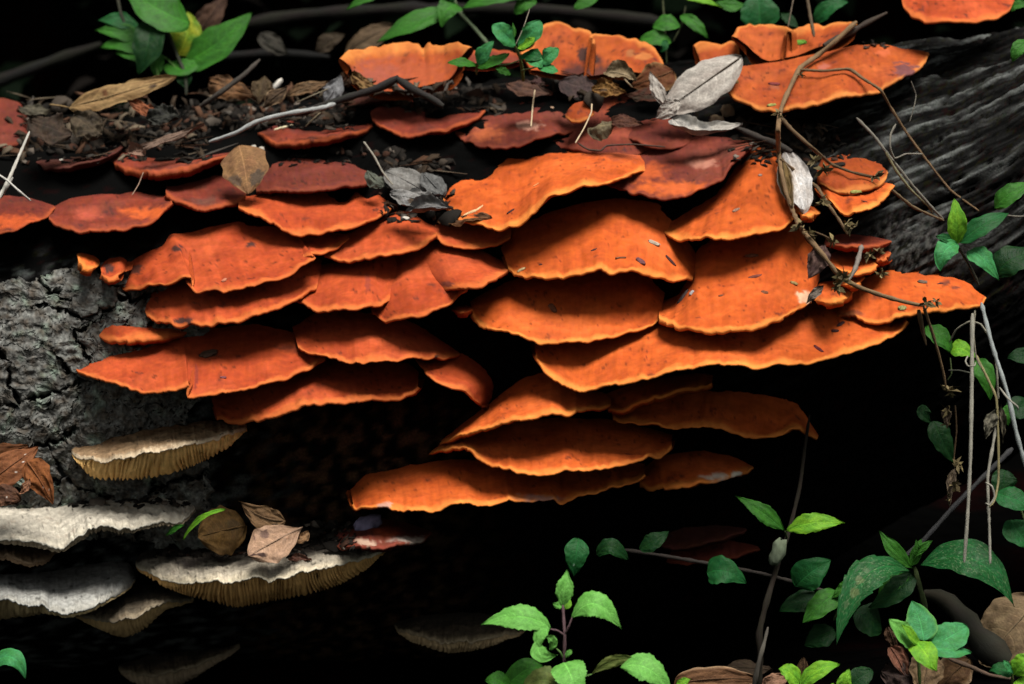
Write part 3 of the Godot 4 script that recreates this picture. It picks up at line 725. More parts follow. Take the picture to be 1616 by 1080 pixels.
func build_pale_brackets() -> void:
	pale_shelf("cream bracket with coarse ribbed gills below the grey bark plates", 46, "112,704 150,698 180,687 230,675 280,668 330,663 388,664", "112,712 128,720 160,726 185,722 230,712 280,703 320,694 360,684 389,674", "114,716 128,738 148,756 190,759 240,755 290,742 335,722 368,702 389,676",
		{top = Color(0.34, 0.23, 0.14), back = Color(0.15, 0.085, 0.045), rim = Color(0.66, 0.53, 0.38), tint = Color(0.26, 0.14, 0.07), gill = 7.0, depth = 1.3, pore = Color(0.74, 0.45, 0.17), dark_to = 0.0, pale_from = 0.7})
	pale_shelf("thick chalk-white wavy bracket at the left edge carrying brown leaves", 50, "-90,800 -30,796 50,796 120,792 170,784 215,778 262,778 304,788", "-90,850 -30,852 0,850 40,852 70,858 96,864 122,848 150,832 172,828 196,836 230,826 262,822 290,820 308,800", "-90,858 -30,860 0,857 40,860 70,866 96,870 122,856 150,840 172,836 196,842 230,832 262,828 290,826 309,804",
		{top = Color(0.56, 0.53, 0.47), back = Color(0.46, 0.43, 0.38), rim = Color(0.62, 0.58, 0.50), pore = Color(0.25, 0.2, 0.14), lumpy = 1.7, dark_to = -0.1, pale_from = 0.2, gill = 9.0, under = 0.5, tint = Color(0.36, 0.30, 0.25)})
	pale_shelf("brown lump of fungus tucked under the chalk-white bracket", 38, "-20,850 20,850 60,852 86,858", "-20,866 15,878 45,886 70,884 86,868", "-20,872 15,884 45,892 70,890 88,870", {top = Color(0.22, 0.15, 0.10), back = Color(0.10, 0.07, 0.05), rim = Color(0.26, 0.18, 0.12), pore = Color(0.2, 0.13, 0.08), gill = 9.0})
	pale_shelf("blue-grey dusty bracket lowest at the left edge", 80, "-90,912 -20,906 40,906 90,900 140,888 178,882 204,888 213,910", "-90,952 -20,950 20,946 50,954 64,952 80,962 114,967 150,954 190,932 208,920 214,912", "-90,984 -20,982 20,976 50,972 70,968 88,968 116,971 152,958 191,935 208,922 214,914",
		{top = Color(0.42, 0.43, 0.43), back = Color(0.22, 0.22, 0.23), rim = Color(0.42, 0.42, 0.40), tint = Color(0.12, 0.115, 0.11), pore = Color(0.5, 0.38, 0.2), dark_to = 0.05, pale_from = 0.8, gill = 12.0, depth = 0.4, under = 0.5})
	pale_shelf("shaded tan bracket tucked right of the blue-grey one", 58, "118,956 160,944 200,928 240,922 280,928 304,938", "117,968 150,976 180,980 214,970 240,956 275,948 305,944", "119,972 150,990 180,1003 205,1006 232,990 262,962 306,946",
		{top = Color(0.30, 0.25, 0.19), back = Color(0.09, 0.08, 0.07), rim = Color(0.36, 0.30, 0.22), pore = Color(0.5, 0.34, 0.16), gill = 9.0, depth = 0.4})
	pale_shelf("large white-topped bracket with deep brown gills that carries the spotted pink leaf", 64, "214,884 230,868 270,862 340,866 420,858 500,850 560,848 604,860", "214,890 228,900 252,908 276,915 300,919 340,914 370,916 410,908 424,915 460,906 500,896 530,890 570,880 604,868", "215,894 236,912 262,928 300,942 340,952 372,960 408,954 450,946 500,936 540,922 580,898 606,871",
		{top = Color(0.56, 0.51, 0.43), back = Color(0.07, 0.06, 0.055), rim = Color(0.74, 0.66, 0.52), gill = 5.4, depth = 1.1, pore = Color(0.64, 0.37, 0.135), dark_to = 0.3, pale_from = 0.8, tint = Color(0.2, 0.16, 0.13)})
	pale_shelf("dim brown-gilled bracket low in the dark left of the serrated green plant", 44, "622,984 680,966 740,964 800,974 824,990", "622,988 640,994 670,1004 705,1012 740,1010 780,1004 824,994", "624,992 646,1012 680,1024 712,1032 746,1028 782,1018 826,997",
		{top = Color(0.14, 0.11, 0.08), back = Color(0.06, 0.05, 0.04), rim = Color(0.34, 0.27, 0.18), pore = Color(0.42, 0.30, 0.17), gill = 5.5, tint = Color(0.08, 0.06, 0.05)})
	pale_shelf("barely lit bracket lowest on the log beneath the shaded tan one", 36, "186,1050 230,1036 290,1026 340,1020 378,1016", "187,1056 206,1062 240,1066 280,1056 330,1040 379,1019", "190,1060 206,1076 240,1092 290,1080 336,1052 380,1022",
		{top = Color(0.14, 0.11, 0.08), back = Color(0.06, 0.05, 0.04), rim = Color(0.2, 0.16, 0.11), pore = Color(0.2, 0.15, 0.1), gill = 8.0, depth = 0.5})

# ---------------------------------------------------------------- leaves
# "u,v,d u,v,d [u,v,d]": depth in mm; 1000 + x means x mm in front of what is seen there
func pts3(text: String) -> Array:
	var out := []
	for p in nums3(text):
		var d: float = p.z
		if d > 0.8: d = front_z(p.x, p.y) + d - 1.0
		out.append(pt(p.x, p.y, d))
	return out

const GREEN := {
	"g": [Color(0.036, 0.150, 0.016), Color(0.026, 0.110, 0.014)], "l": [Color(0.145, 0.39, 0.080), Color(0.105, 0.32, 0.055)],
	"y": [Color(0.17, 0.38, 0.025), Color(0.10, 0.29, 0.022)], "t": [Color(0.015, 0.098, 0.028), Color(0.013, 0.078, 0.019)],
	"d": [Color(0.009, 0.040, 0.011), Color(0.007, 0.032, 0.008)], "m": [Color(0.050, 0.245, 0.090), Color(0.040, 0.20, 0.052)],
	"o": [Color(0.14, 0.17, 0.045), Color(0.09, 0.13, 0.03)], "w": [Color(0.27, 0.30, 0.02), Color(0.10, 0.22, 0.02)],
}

func leaf_width(shape: String, s: float) -> float:
	match shape:
		"lance": return pow(maxf(sin(PI * pow(s, 0.85)), 0.0), 1.1)
		"round": return pow(maxf(sin(PI * pow(s, 0.92)), 0.0), 0.6)
		"obov": return pow(maxf(sin(PI * pow(s, 1.45)), 0.0), 0.8)
		"heart": return pow(maxf(sin(PI * pow(s, 0.50)), 0.0), 0.75)
		"blade": return pow(maxf(sin(PI * pow(s, 0.6)), 0.0), 0.6)
	return pow(maxf(sin(PI * pow(s, 0.72)), 0.0), 0.85)

# o: up 0..1 (how much the face looks up), roll (degrees), fold, cup, twist (degrees), serr (teeth), wavy (mm), spots [[s, q, r, colour]], curl (mm, edges rolled)
func leaf_mesh(p: Array, width_px: float, shape: String, col: Color, col2: Color, o := {}) -> ArrayMesh:
	var a: Vector3 = p[0]; var b: Vector3 = p[-1]
	var mid: Vector3 = p[1] if p.size() > 2 else (a + b) * 0.5 + (toward * 0.3 + Vector3.UP) * a.distance_to(b) * o.get("bend", 0.08)
	var face: Vector3 = (toward * (1.0 - o.get("up", 0.5)) + Vector3.UP * o.get("up", 0.5)).normalized()
	var nl: int = o.get("nl", 30); var nw: int = o.get("nw", 7)
	var sd := int(absf(a.x * 7919.0 + a.y * 3571.0) * 100.0) % 977
	var rows := []; var cols := []
	var ax0 := (b - a).normalized()
	var side0 := ax0.cross(face).normalized()
	var seen := sqrt(maxf(0.0, 1.0 - pow(side0.dot(toward), 2.0)))
	var dist := 1.0 - a.dot(toward)
	var half: float = width_px * px * dist * 0.5 / clampf(seen, 0.4, 1.0)
	for i in nl + 1:
		var s := i / float(nl)
		var c := a * (1 - s) * (1 - s) + mid * 2.0 * s * (1 - s) + b * s * s
		var ax := ((mid - a) * (1 - s) + (b - mid) * s).normalized()
		var side := ax.cross(face)
		side = side.normalized() if side.length() > 0.15 else side0
		var n := side.cross(ax).normalized()
		var ang: float = deg_to_rad(o.get("roll", 0.0) + o.get("twist", 0.0) * s)
		side = side.rotated(ax, ang); n = n.rotated(ax, ang)
		var w := half * leaf_width(shape, s)
		w *= 1.0 + 0.10 * fine.get_noise_2d(s * 4.0, sd)
		var r := PackedVector3Array(); var cc := PackedColorArray()
		for j in 2 * nw + 1:
			var q := (j - nw) / float(nw)
			var ww := w
			if o.has("serr"):
				var saw := fposmod(s * o.serr, 1.0)
				ww *= 1.0 - 0.13 * saw * pow(absf(q), 4.0)
			var wig: float = fbm.get_noise_3d(s * 2.2, q * 1.3, sd) * o.get("wavy", 0.8) * MM * (0.3 + absf(q)) + fine.get_noise_3d(s * 7.0, q * 2.0, sd + 4.0) * 0.25 * MM * absf(q)
			var curl: float = o.get("curl", 0.0) * MM * pow(absf(q), 3.0)
			r.append(c + side * ww * q * (1.0 - 0.12 * absf(o.get("curl", 0.0)) * 0.1 * q * q) + n * (absf(q) * ww * o.get("fold", 0.18) - ww * q * q * o.get("cup", 0.1) + wig + curl * w / maxf(half, 1e-5)))
			var k := fbm.get_noise_3d(s * 3.0, q * 1.5, sd + 9.0)
			var col_ := col.lerp(col2, clampf(0.5 + k * 1.2, 0, 1)) * (1.0 + 0.22 * fine.get_noise_3d(s * 13.0, q * 5.0, sd))
			for sp in o.get("spots", []):
				var d: float = Vector2((s - sp[0]) * a.distance_to(b) / (2.0 * half), (q - sp[1]) * 0.5).length() / (sp[2] * 1.35) + 0.25 * fine.get_noise_2d(s * 15.0, q * 6.0)
				col_ = col_.lerp(sp[3], sm(1.0, 0.75, d) * 0.95)
			if o.has("scribble"):
				var line := absf(fine.get_noise_2d(s * 9.0 + sd, q * 2.6)) * (1.0 + 4.0 * sm(0.55, 0.9, absf(fbm.get_noise_2d(s * 3.0, q * 1.2 + sd)) + 0.5 * absf(q)))
				col_ = col_.lerp(Color(0.13, 0.20, 0.10), sm(0.085, 0.02, line) * o.scribble)
			if o.has("edge"): col_ = col_.lerp(o.edge, sm(0.75, 1.0, absf(q)) * 0.7)
			col_.a = 1.0
			cc.append(col_)
		rows.append(r); cols.append(cc)
	return grid(rows, cols, 0.0, true)

func dead_leaf(label: String, path: String, w: float, shape: String, col: Color, col2: Color, o := {}, group := "") -> Node3D:
	var p := pts3(path)
	var q := {nl = 44, nw = 12, wavy = 2.2, fold = 0.1, up = 0.4}
	q.merge(o, true)
	var node := thing("dead_leaf", label, "dead leaf", group, p[0])
	var k: float = q.get("bright", 0.62)
	put("blade", leaf_mesh(p, w, shape, col * k, col2 * k, q), mats.dead, node)
	if o.get("stalk", "") != "":
		put("stalk", tube(pts3(o.stalk), 0.5 * MM, 0.35 * MM, col * 0.7), mats.twig, node)
	if o.get("rib", true):
		var pr := [p[0], p[1] if p.size() > 2 else (p[0] + p[-1]) * 0.5 + (toward * 0.3 + Vector3.UP) * p[0].distance_to(p[-1]) * q.get("bend", 0.08), p[-1]]
		var line := []
		for i in 15:
			var s := 0.02 + 0.9 * i / 14.0
			line.append(pr[0] * (1 - s) * (1 - s) + pr[1] * 2.0 * s * (1 - s) + pr[2] * s * s + (toward + Vector3.UP * 0.3) * 0.0003)
		put("midrib", tube(line, 0.45 * MM, 0.15 * MM, o.get("ribcol", col * 0.55)), mats.twig, node)
	return node

func tube(line: Array, r0: float, r1: float, col: Color, sides := 8, knots := 0.19) -> ArrayMesh:
	var total := 0.0
	for i in range(1, line.size()): total += line[i].distance_to(line[i - 1])
	var n := clampi(int(total / (r0 * 2.2)), 8, 130)
	var p := resample(line, n)
	var rows := []; var cols := []
	var ref := toward.cross((p[-1] - p[0]).normalized())
	if ref.length() < 0.1: ref = Vector3.RIGHT
	for i in n + 1:
		var ax: Vector3 = (p[mini(i + 1, n)] - p[maxi(i - 1, 0)]).normalized()
		var s := (ref - ax * ref.dot(ax)).normalized()
		ref = s
		var t := s.cross(ax)
		var rad := lerpf(r0, r1, i / float(n)) * (1.0 + knots * fine.get_noise_1d(i * 0.45 + line[0].x * 900.0) + knots * fine.get_noise_1d(i * 1.3 + line[0].y * 700.0))
		if i == 0 or i == n: rad *= 0.55
		var r := PackedVector3Array(); var c := PackedColorArray()
		for k in sides + 1:
			var a := TAU * (k % sides) / sides
			r.append(p[i] + (s * cos(a) + t * sin(a)) * rad)
			var cc := col * (1.0 + 0.3 * fine.get_noise_2d(i * 0.3 + line[0].y * 500.0, k * 0.8)); cc.a = 1.0
			c.append(cc)
		rows.append(r); cols.append(c)
	var ns := grid_normals(rows, 1.0)
	if ns[n / 2][0].dot(rows[n / 2][0] - p[n / 2]) < 0: ns = grid_normals(rows, -1.0)
	for i in ns.size(): ns[i][sides] = ns[i][0]
	return grid_part(rows, cols, ns, 0, n)

func twig(called: String, label: String, category: String, path: String, r0: float, r1: float, col: Color, group := "") -> Node3D:
	var p := pts3(path)
	var node := thing(called, label, category, group, p[0])
	put("stem", tube(p, r0 * MM, r1 * MM, col), mats.twig, node)
	return node

# dry pointed scales round a knot
func spiky(at: Vector3, count: int, size: float, col: Color) -> ArrayMesh:
	var st := SurfaceTool.new(); st.begin(Mesh.PRIMITIVE_TRIANGLES)
	for i in count:
		var d := Vector3(rng.randf_range(-1, 1), rng.randf_range(-0.7, 1), rng.randf_range(-0.6, 1)).normalized()
		var s := d.cross(Vector3(rng.randf_range(-1, 1), rng.randf_range(-1, 1), rng.randf_range(-1, 1))).normalized()
		var n := s.cross(d)
		var l := size * rng.randf_range(0.6, 1.25); var w := l * rng.randf_range(0.14, 0.26)
		var c := col.lerp(Color(0.25, 0.20, 0.09), rng.randf() * 0.5) * rng.randf_range(0.45, 1.2); c.a = 1.0
		st.set_color(c)
		var b := at + n * l * 0.1
		var m := at + d * l * 0.5 + n * l * 0.18
		var e := at + d * l + n * l * rng.randf_range(-0.2, 0.3)
		for tri in [[b - s * w * 0.5, m - s * w, m], [b - s * w * 0.5, m, b + s * w * 0.5], [b + s * w * 0.5, m, m + s * w], [m - s * w, e, m], [m, e, m + s * w]]:
			for q in tri: st.add_vertex(q)
	st.generate_normals()
	return st.commit()

# a lumpy elongated bit: bark crumb, pebble, seed
func lump(at: Vector3, axis: Vector3, n: Vector3, l: float, w: float, h: float, col: Color) -> ArrayMesh:
	var rows := []; var cols := []
	var s := axis.cross(n).normalized()
	var sd := rng.randf() * 50.0
	for i in 9:
		var a := PI * i / 8.0
		var r := PackedVector3Array(); var c := PackedColorArray()
		for k in 11:
			var b := TAU * (k % 10) / 10.0
			var rr := pow(sin(a), 0.7)
			var q := Vector3(-cos(a), cos(b) * rr, sin(b) * rr)
			q *= 1.0 + 0.22 * fine.get_noise_3d(q.x * 1.6 + sd, q.y * 1.6, q.z * 1.6)
			r.append(at + axis * q.x * l * 0.5 + s * q.y * w * 0.5 + n * (q.z * h * 0.5 + h * 0.18))
			var cc := col * (1.0 + 0.5 * fine.get_noise_3d(q.x * 3.0 + sd, q.y * 3.0, q.z * 3.0)); cc.a = 1.0
			c.append(cc)
		rows.append(r); cols.append(c)
	var ns := grid_normals(rows, 1.0)
	if ns[4][0].dot(rows[4][0] - at) < 0: ns = grid_normals(rows, -1.0)
	for i in 9: ns[i][10] = ns[i][0]
	return grid_part(rows, cols, ns, 0, 8)

func bit(called: String, label: String, category: String, u: float, v: float, len_px: float, w_px: float, deg: float, col: Color, group := "", lift := 0.6) -> void:
	var hit := surface(u, v)
	var p: Vector3 = hit[0]; var n: Vector3 = hit[1]
	var ax := turn * Vector3(cos(deg_to_rad(deg)), sin(deg_to_rad(deg)), 0)
	ax = (ax - n * ax.dot(n)).normalized()
	var k := 1.0 - p.dot(toward)
	# seen along its length the bit keeps its measured length
	var fit := clampf(1.0 / maxf(0.35, (ax - toward * ax.dot(toward)).length()), 1.0, 2.2)
	var m := lump(p, ax, n, len_px * px * k * fit, w_px * px * k * 1.3, w_px * px * k * lift, col)
	var o := put(called, m, mats.chip)
	tag(o, label, category, group)

func build_dead_leaves() -> void:
	var tan := Color(0.40, 0.26, 0.12); var tan2 := Color(0.28, 0.165, 0.075); var grey := Color(0.30, 0.29, 0.28); var grey2 := Color(0.17, 0.16, 0.15)
	var brown := Color(0.20, 0.085, 0.035); var brown2 := Color(0.11, 0.048, 0.022); var dark := Color(0.05, 0.033, 0.022); var pale := Color(0.62, 0.57, 0.52); var pale2 := Color(0.46, 0.40, 0.36)
	dead_leaf("long curled tan leaf with a thin tail on the crest below the top left plant", "108,170,-70 190,148,-60 279,121,-72", 44, "ovate", tan, tan2, {up = 0.45, wavy = 3.0, roll = -6, spots = [[0.78, 0.35, 0.10, dark], [0.35, -0.3, 0.08, brown2]], stalk = "78,165,-72 95,167,-70 110,170,-69"})
	dead_leaf("brown ovate leaf hanging tip down between the thin dark red brackets", "377,229,-20 388,262,-12 391,307,-6", 76, "ovate", Color(0.34, 0.185, 0.085), Color(0.26, 0.135, 0.07), {up = 0.12, fold = 0.05, cup = 0.25, wavy = 1.2, rib = false, spots = [[0.72, -0.6, 0.16, Color(0.07, 0.05, 0.035)], [0.70, 0.62, 0.13, Color(0.09, 0.06, 0.04)], [0.4, -0.3, 0.10, Color(0.2, 0.10, 0.05)]]})
	dead_leaf("large pale grey leaf with a dark midrib left of the flat spotted bracket", "1170,90,-40 1108,134,-28 1046,176,-34", 66, "round", pale, pale2, {up = 0.35, ribcol = dark, wavy = 1.6, cup = 0.2, spots = [[0.75, -0.1, 0.02, dark], [0.9, 0.4, 0.10, grey]]})
	dead_leaf("small pale pointed flap standing at the lower end of the large pale leaf", "1050,166,-30 1036,140,-30 1026,112,-36", 22, "ovate", pale, pale2, {up = 0.2, rib = false})
	dead_leaf("white curled leaf strip under the large pale leaf", "1062,188,-20 1090,226,-6 1172,196,-22", 24, "blade", pale, grey, {up = 0.7, curl = 4.0, rib = false})
	dead_leaf("pale leaf end poking out left of the large pale leaf's foot", "1072,160,-24 1056,172,-20 1036,186,-26", 26, "round", pale, pale2, {up = 0.3, rib = false})
	dead_leaf("white torn leaf caught on the vine above the smooth orange bracket", "1240,238,1016 1262,280,1014 1268,334,1010", 48, "round", Color(0.62, 0.60, 0.60), pale2, {up = 0.3, wavy = 3.0, cup = 0.3, rib = false, bright = 0.75})
	dead_leaf("olive brown folded leaf edge beside the white torn leaf", "1236,250,1018 1238,290,1016 1252,330,1012", 26, "lance", Color(0.20, 0.13, 0.05), Color(0.10, 0.065, 0.03), {up = 0.2, edge = pale2, roll = 20})
	dead_leaf("reddish brown leaf with a pale edge right of the stepped upright orange lobe", "1062,112,-62 1040,122,-56 995,136,-62", 52, "ovate", brown, Color(0.14, 0.045, 0.02), {up = 0.3, edge = tan2})
	dead_leaf("dark brown leaf below the reddish brown one on the crest", "1048,146,-48 1020,150,-42 985,152,-46", 26, "ovate", Color(0.10, 0.03, 0.018), dark, {up = 0.5})
	dead_leaf("curled tan leaf with a dark stalk on the crest below the stepped orange lobe", "957,115,-52 980,112,-44 1004,128,-48", 32, "ovate", Color(0.42, 0.32, 0.20), Color(0.26, 0.19, 0.11), {up = 0.4, curl = 4.0, stalk = "985,124,-42 992,132,-40 998,138,-42"})
	dead_leaf("crumpled amber leaf under the curled tan one", "935,142,-46 958,138,-38 985,148,-44", 28, "round", Color(0.36, 0.19, 0.06), Color(0.16, 0.075, 0.03), {up = 0.4, wavy = 4.0, curl = 3.0, spots = [[0.4, 0.2, 0.14, dark]]})
	dead_leaf("dark purple grey leaf flake on the foot of the stepped upright orange lobe", "886,128,-56 915,140,-48 945,142,-54", 46, "round", Color(0.085, 0.055, 0.052), Color(0.05, 0.036, 0.036), {up = 0.45, rib = false})
	dead_leaf("purple brown leaf flake left of the dark purple grey one", "800,132,-52 835,140,-44 872,150,-50", 30, "ovate", Color(0.13, 0.065, 0.045), Color(0.06, 0.035, 0.03), {up = 0.5, rib = false})
	dead_leaf("small dusky curled leaf under the round-leaved seedling", "838,128,-40 848,124,-34 864,136,-38", 16, "ovate", Color(0.12, 0.06, 0.06), dark, {up = 0.4, rib = false})
	dead_leaf("grey green cupped husk on the old reddish slab", "930,206,-26 950,196,-14 972,192,-22", 30, "ovate", Color(0.24, 0.19, 0.11), Color(0.14, 0.11, 0.07), {up = 0.5, cup = 0.9, rib = false})
	dead_leaf("brown flake leaning over the grey green husk", "966,190,-20 990,188,-12 1014,198,-20", 24, "ovate", Color(0.13, 0.055, 0.035), Color(0.09, 0.04, 0.03), {up = 0.5, rib = false})
	dead_leaf("grey leaf lying in the gap left of the arched orange bracket", "608,270,-28 645,286,-22 680,308,-18", 46, "ovate", grey, grey2, {up = 0.55})
	dead_leaf("light grey leaf with a torn hole edge below the grey leaf", "618,308,0 660,312,10 700,326,4", 30, "ovate", Color(0.36, 0.35, 0.35), grey2, {up = 0.6, wavy = 4.0, spots = [[0.4, 0.3, 0.10, dark]]})
	dead_leaf("dusty grey leaf against the arched orange bracket's left corner", "668,274,-22 685,292,-12 700,308,-6", 34, "round", Color(0.20, 0.20, 0.20), Color(0.11, 0.11, 0.11), {up = 0.5})
	dead_leaf("greenish grey round leaf at the right end of the dull red bracket", "580,270,-22 592,285,-14 606,294,-16", 26, "round", Color(0.18, 0.19, 0.15), Color(0.11, 0.12, 0.10), {up = 0.45, cup = 0.5})
	dead_leaf("silver grey leaf rolled over the ragged forked bracket's end", "640,338,6 668,322,18 716,330,16", 24, "lance", Color(0.33, 0.32, 0.33), grey2, {up = 0.5, curl = 4.0})
	dead_leaf("brown leaf fragment lying on the arched bracket's lower end", "690,350,1004 730,346,1006 776,342,1003", 28, "round", Color(0.30, 0.13, 0.055), Color(0.16, 0.08, 0.045), {up = 0.6, wavy = 3.0, rib = false})
	dead_leaf("tan brown leaf against the black twig on the left crest", "330,128,-80 365,142,-70 410,152,-76", 38, "ovate", Color(0.26, 0.125, 0.055), Color(0.12, 0.065, 0.035), {up = 0.45, wavy = 4.0})
	dead_leaf("dull brown leaf standing among the crest litter left of the white twig stub", "418,120,-72 412,140,-66 408,166,-66", 34, "lance", Color(0.13, 0.09, 0.05), Color(0.075, 0.05, 0.03), {up = 0.25})
	dead_leaf("small folded brown leaf with a pale edge in the crest litter", "452,140,-62 430,152,-54 414,172,-58", 26, "lance", Color(0.12, 0.075, 0.045), dark, {up = 0.3, edge = Color(0.3, 0.2, 0.12)})
	dead_leaf("tan brown leaf right of the white twig stub on the crest", "455,150,-70 485,134,-62 520,130,-68", 24, "ovate", Color(0.24, 0.14, 0.075), Color(0.13, 0.085, 0.05), {up = 0.45})
	dead_leaf("silvery grey leaf tip left of the upright frilled bracket", "512,164,-58 530,142,-54 536,120,-62", 32, "ovate", Color(0.30, 0.30, 0.32), Color(0.16, 0.16, 0.17), {up = 0.3})
	dead_leaf("dark brown leaf behind the silvery grey leaf tip", "540,136,-66 546,120,-62 560,108,-70", 26, "ovate", Color(0.10, 0.04, 0.02), dark, {up = 0.3})
	dead_leaf("yellowish crumpled leaf under the upright frilled bracket's left corner", "556,118,-56 566,130,-50 600,142,-54", 20, "round", Color(0.33, 0.21, 0.085), Color(0.2, 0.10, 0.045), {up = 0.4, wavy = 3.5, rib = false})
	dead_leaf("orange brown torn leaf scrap below the long curled tan leaf", "200,158,-58 222,170,-52 248,182,-54", 22, "obov", Color(0.36, 0.12, 0.055), Color(0.22, 0.08, 0.045), {up = 0.4, wavy = 3.0, rib = false})
	dead_leaf("brown rotten leaf slab in the left crest litter", "48,190,-48 80,204,-36 112,212,-44", 52, "round", Color(0.075, 0.05, 0.036), Color(0.04, 0.03, 0.024), {up = 0.5, wavy = 4.0, rib = false})
	dead_leaf("grey brown rotten leaf right of the brown rotten slab", "118,182,-52 140,200,-42 160,214,-44", 46, "round", Color(0.10, 0.075, 0.05), Color(0.05, 0.04, 0.03), {up = 0.45, wavy = 5.0, rib = false})
	dead_leaf("dark grey leaf lump below the orange brown torn scrap", "232,188,-46 258,178,-40 284,186,-46", 34, "round", Color(0.055, 0.055, 0.048), Color(0.03, 0.03, 0.027), {up = 0.45, wavy = 5.0, rib = false})
	dead_leaf("slender pinkish tan leaf pointing up right above the upturned red bracket", "206,243,-36 262,222,-30 322,197,-44", 15, "lance", Color(0.33, 0.22, 0.17), Color(0.2, 0.13, 0.10), {up = 0.5, fold = 0.4})
	dead_leaf("small pinkish curled leaf end at the left of the slender tan leaf", "204,240,-32 214,236,-26 228,246,-28", 20, "round", Color(0.40, 0.24, 0.18), Color(0.28, 0.17, 0.13), {up = 0.3, curl = 3.0, rib = false})
	dead_leaf("pale grey leaf ends at the left edge of the crest behind the brown bracket", "30,170,-70 55,176,-62 80,174,-68", 20, "lance", Color(0.16, 0.14, 0.10), Color(0.09, 0.08, 0.06), {up = 0.6})
	var pale_flecked := {up = 0.25, spots = [[0.7, 0.3, 0.02, pale], [0.8, -0.1, 0.018, pale], [0.55, 0.5, 0.015, pale]]}  # small pale flecks dotted over the blade
	dead_leaf("big brown leaf pointing up right on the chalk-white bracket at the left edge", "-30,770,42 10,740,46 61,704,34", 58, "ovate", Color(0.30, 0.115, 0.05), Color(0.19, 0.07, 0.03), pale_flecked)
	dead_leaf("dark brown leaf behind the big brown leaf at the left edge", "-40,742,34 0,716,36 46,703,28", 40, "ovate", Color(0.15, 0.055, 0.02), Color(0.10, 0.04, 0.018), {up = 0.3})
	dead_leaf("orange brown curling leaf right of the big brown leaf, resting on the white bracket", "42,728,44 62,752,52 84,796,50", 46, "ovate", Color(0.34, 0.12, 0.04), Color(0.22, 0.075, 0.028), {up = 0.2, roll = 14, spots = [[0.75, -0.3, 0.018, pale], [0.85, 0.1, 0.018, pale], [0.66, 0.1, 0.014, pale]]})
	dead_leaf("dark rounded leaf low at the left edge under the big brown leaf", "-20,790,52 6,772,56 32,792,54", 34, "round", Color(0.15, 0.07, 0.04), Color(0.09, 0.045, 0.03), {up = 0.3, rib = false, spots = [[0.6, 0.2, 0.03, pale2]]})
	dead_leaf("small pinkish folded leaf between the brown leaves on the white bracket", "32,778,56 40,770,58 46,758,54", 14, "round", Color(0.38, 0.18, 0.10), Color(0.28, 0.13, 0.08), {up = 0.2, rib = false})
	dead_leaf("spotted pink tan leaf lying blunt end forward on the white-topped bracket", "478,832,26 440,850,40 391,878,46", 62, "obov", Color(0.56, 0.36, 0.25), Color(0.47, 0.29, 0.19), {up = 0.35, cup = 0.15, fold = 0.04, spots = [[0.83, -0.42, 0.085, Color(0.03, 0.016, 0.015)], [0.95, -0.22, 0.085, Color(0.03, 0.016, 0.015)], [0.60, 0.62, 0.095, Color(0.13, 0.08, 0.065)], [0.76, 0.75, 0.04, Color(0.09, 0.05, 0.045)], [0.97, 0.3, 0.05, Color(0.25, 0.15, 0.12)], [0.35, -0.25, 0.03, Color(0.2, 0.1, 0.06)], [0.45, -0.1, 0.02, Color(0.16, 0.09, 0.05)], [0.3, 0.2, 0.02, Color(0.16, 0.09, 0.05)]]})
	dead_leaf("narrow tan leaf leaning behind the spotted pink leaf", "450,822,24 412,824,28 379,793,18", 36, "ovate", Color(0.40, 0.24, 0.13), Color(0.28, 0.16, 0.08), {up = 0.25, roll = -12, spots = [[0.2, -0.5, 0.10, dark]]})
	dead_leaf("rounded olive brown leaf standing left of the spotted pink leaf", "388,830,14 352,836,22 312,848,22", 78, "round", Color(0.19, 0.105, 0.035), Color(0.12, 0.068, 0.026), {up = 0.12, cup = 0.3, spots = [[0.25, 0.15, 0.12, Color(0.07, 0.045, 0.02)]]})
	dead_leaf("small peach leaf tip at the right end of the spotted pink leaf", "486,840,28 480,850,32 470,858,32", 14, "round", Color(0.45, 0.27, 0.15), Color(0.36, 0.2, 0.1), {up = 0.3, rib = false})
	dead_leaf("small red brown scrap in the crumbs on the white-topped bracket", "455,884,1003 470,880,1004 492,884,1003", 12, "lance", Color(0.26, 0.10, 0.07), Color(0.35, 0.2, 0.15), {up = 0.5, rib = false})
	var floor_ := "dead leaves on the ground under the log"
	dead_leaf("large beige leaf at the right edge, behind the drooping tip of the netted leaf", "1640,945,10 1600,990,20 1548,1048,10", 92, "round", Color(0.26, 0.185, 0.105), Color(0.18, 0.12, 0.07), {up = 0.5}, floor_)
	dead_leaf("beige leaf standing at the bottom below the bright four-leaved seedling", "1468,1032,40 1462,1060,46 1456,1100,46", 56, "ovate", Color(0.25, 0.165, 0.09), Color(0.17, 0.11, 0.065), {up = 0.3}, floor_)
	dead_leaf("brown leaf with a pale curled edge right of the standing beige leaf", "1530,1040,36 1502,1062,40 1478,1095,36", 50, "ovate", Color(0.17, 0.095, 0.045), Color(0.12, 0.065, 0.035), {up = 0.4, edge = Color(0.3, 0.21, 0.13)}, floor_)
	dead_leaf("reddish brown curled leaf left of the standing beige leaf", "1406,1022,34 1420,1040,42 1432,1072,40", 28, "ovate", Color(0.27, 0.11, 0.07), Color(0.16, 0.075, 0.05), {up = 0.25, curl = 3.0}, floor_)
	dead_leaf("dark crumbled leaf under the reddish brown curled one", "1390,1060,36 1420,1062,44 1450,1078,40", 42, "round", Color(0.07, 0.045, 0.04), Color(0.04, 0.028, 0.025), {up = 0.4, wavy = 5.0, rib = false}, floor_)
	dead_leaf("brown bright-edged leaf cut by the bottom border, left of the woody stem", "1066,1080,30 1130,1066,44 1200,1074,30", 40, "blade", Color(0.22, 0.11, 0.055), Color(0.15, 0.075, 0.04), {up = 0.3, edge = Color(0.42, 0.28, 0.17)}, floor_)
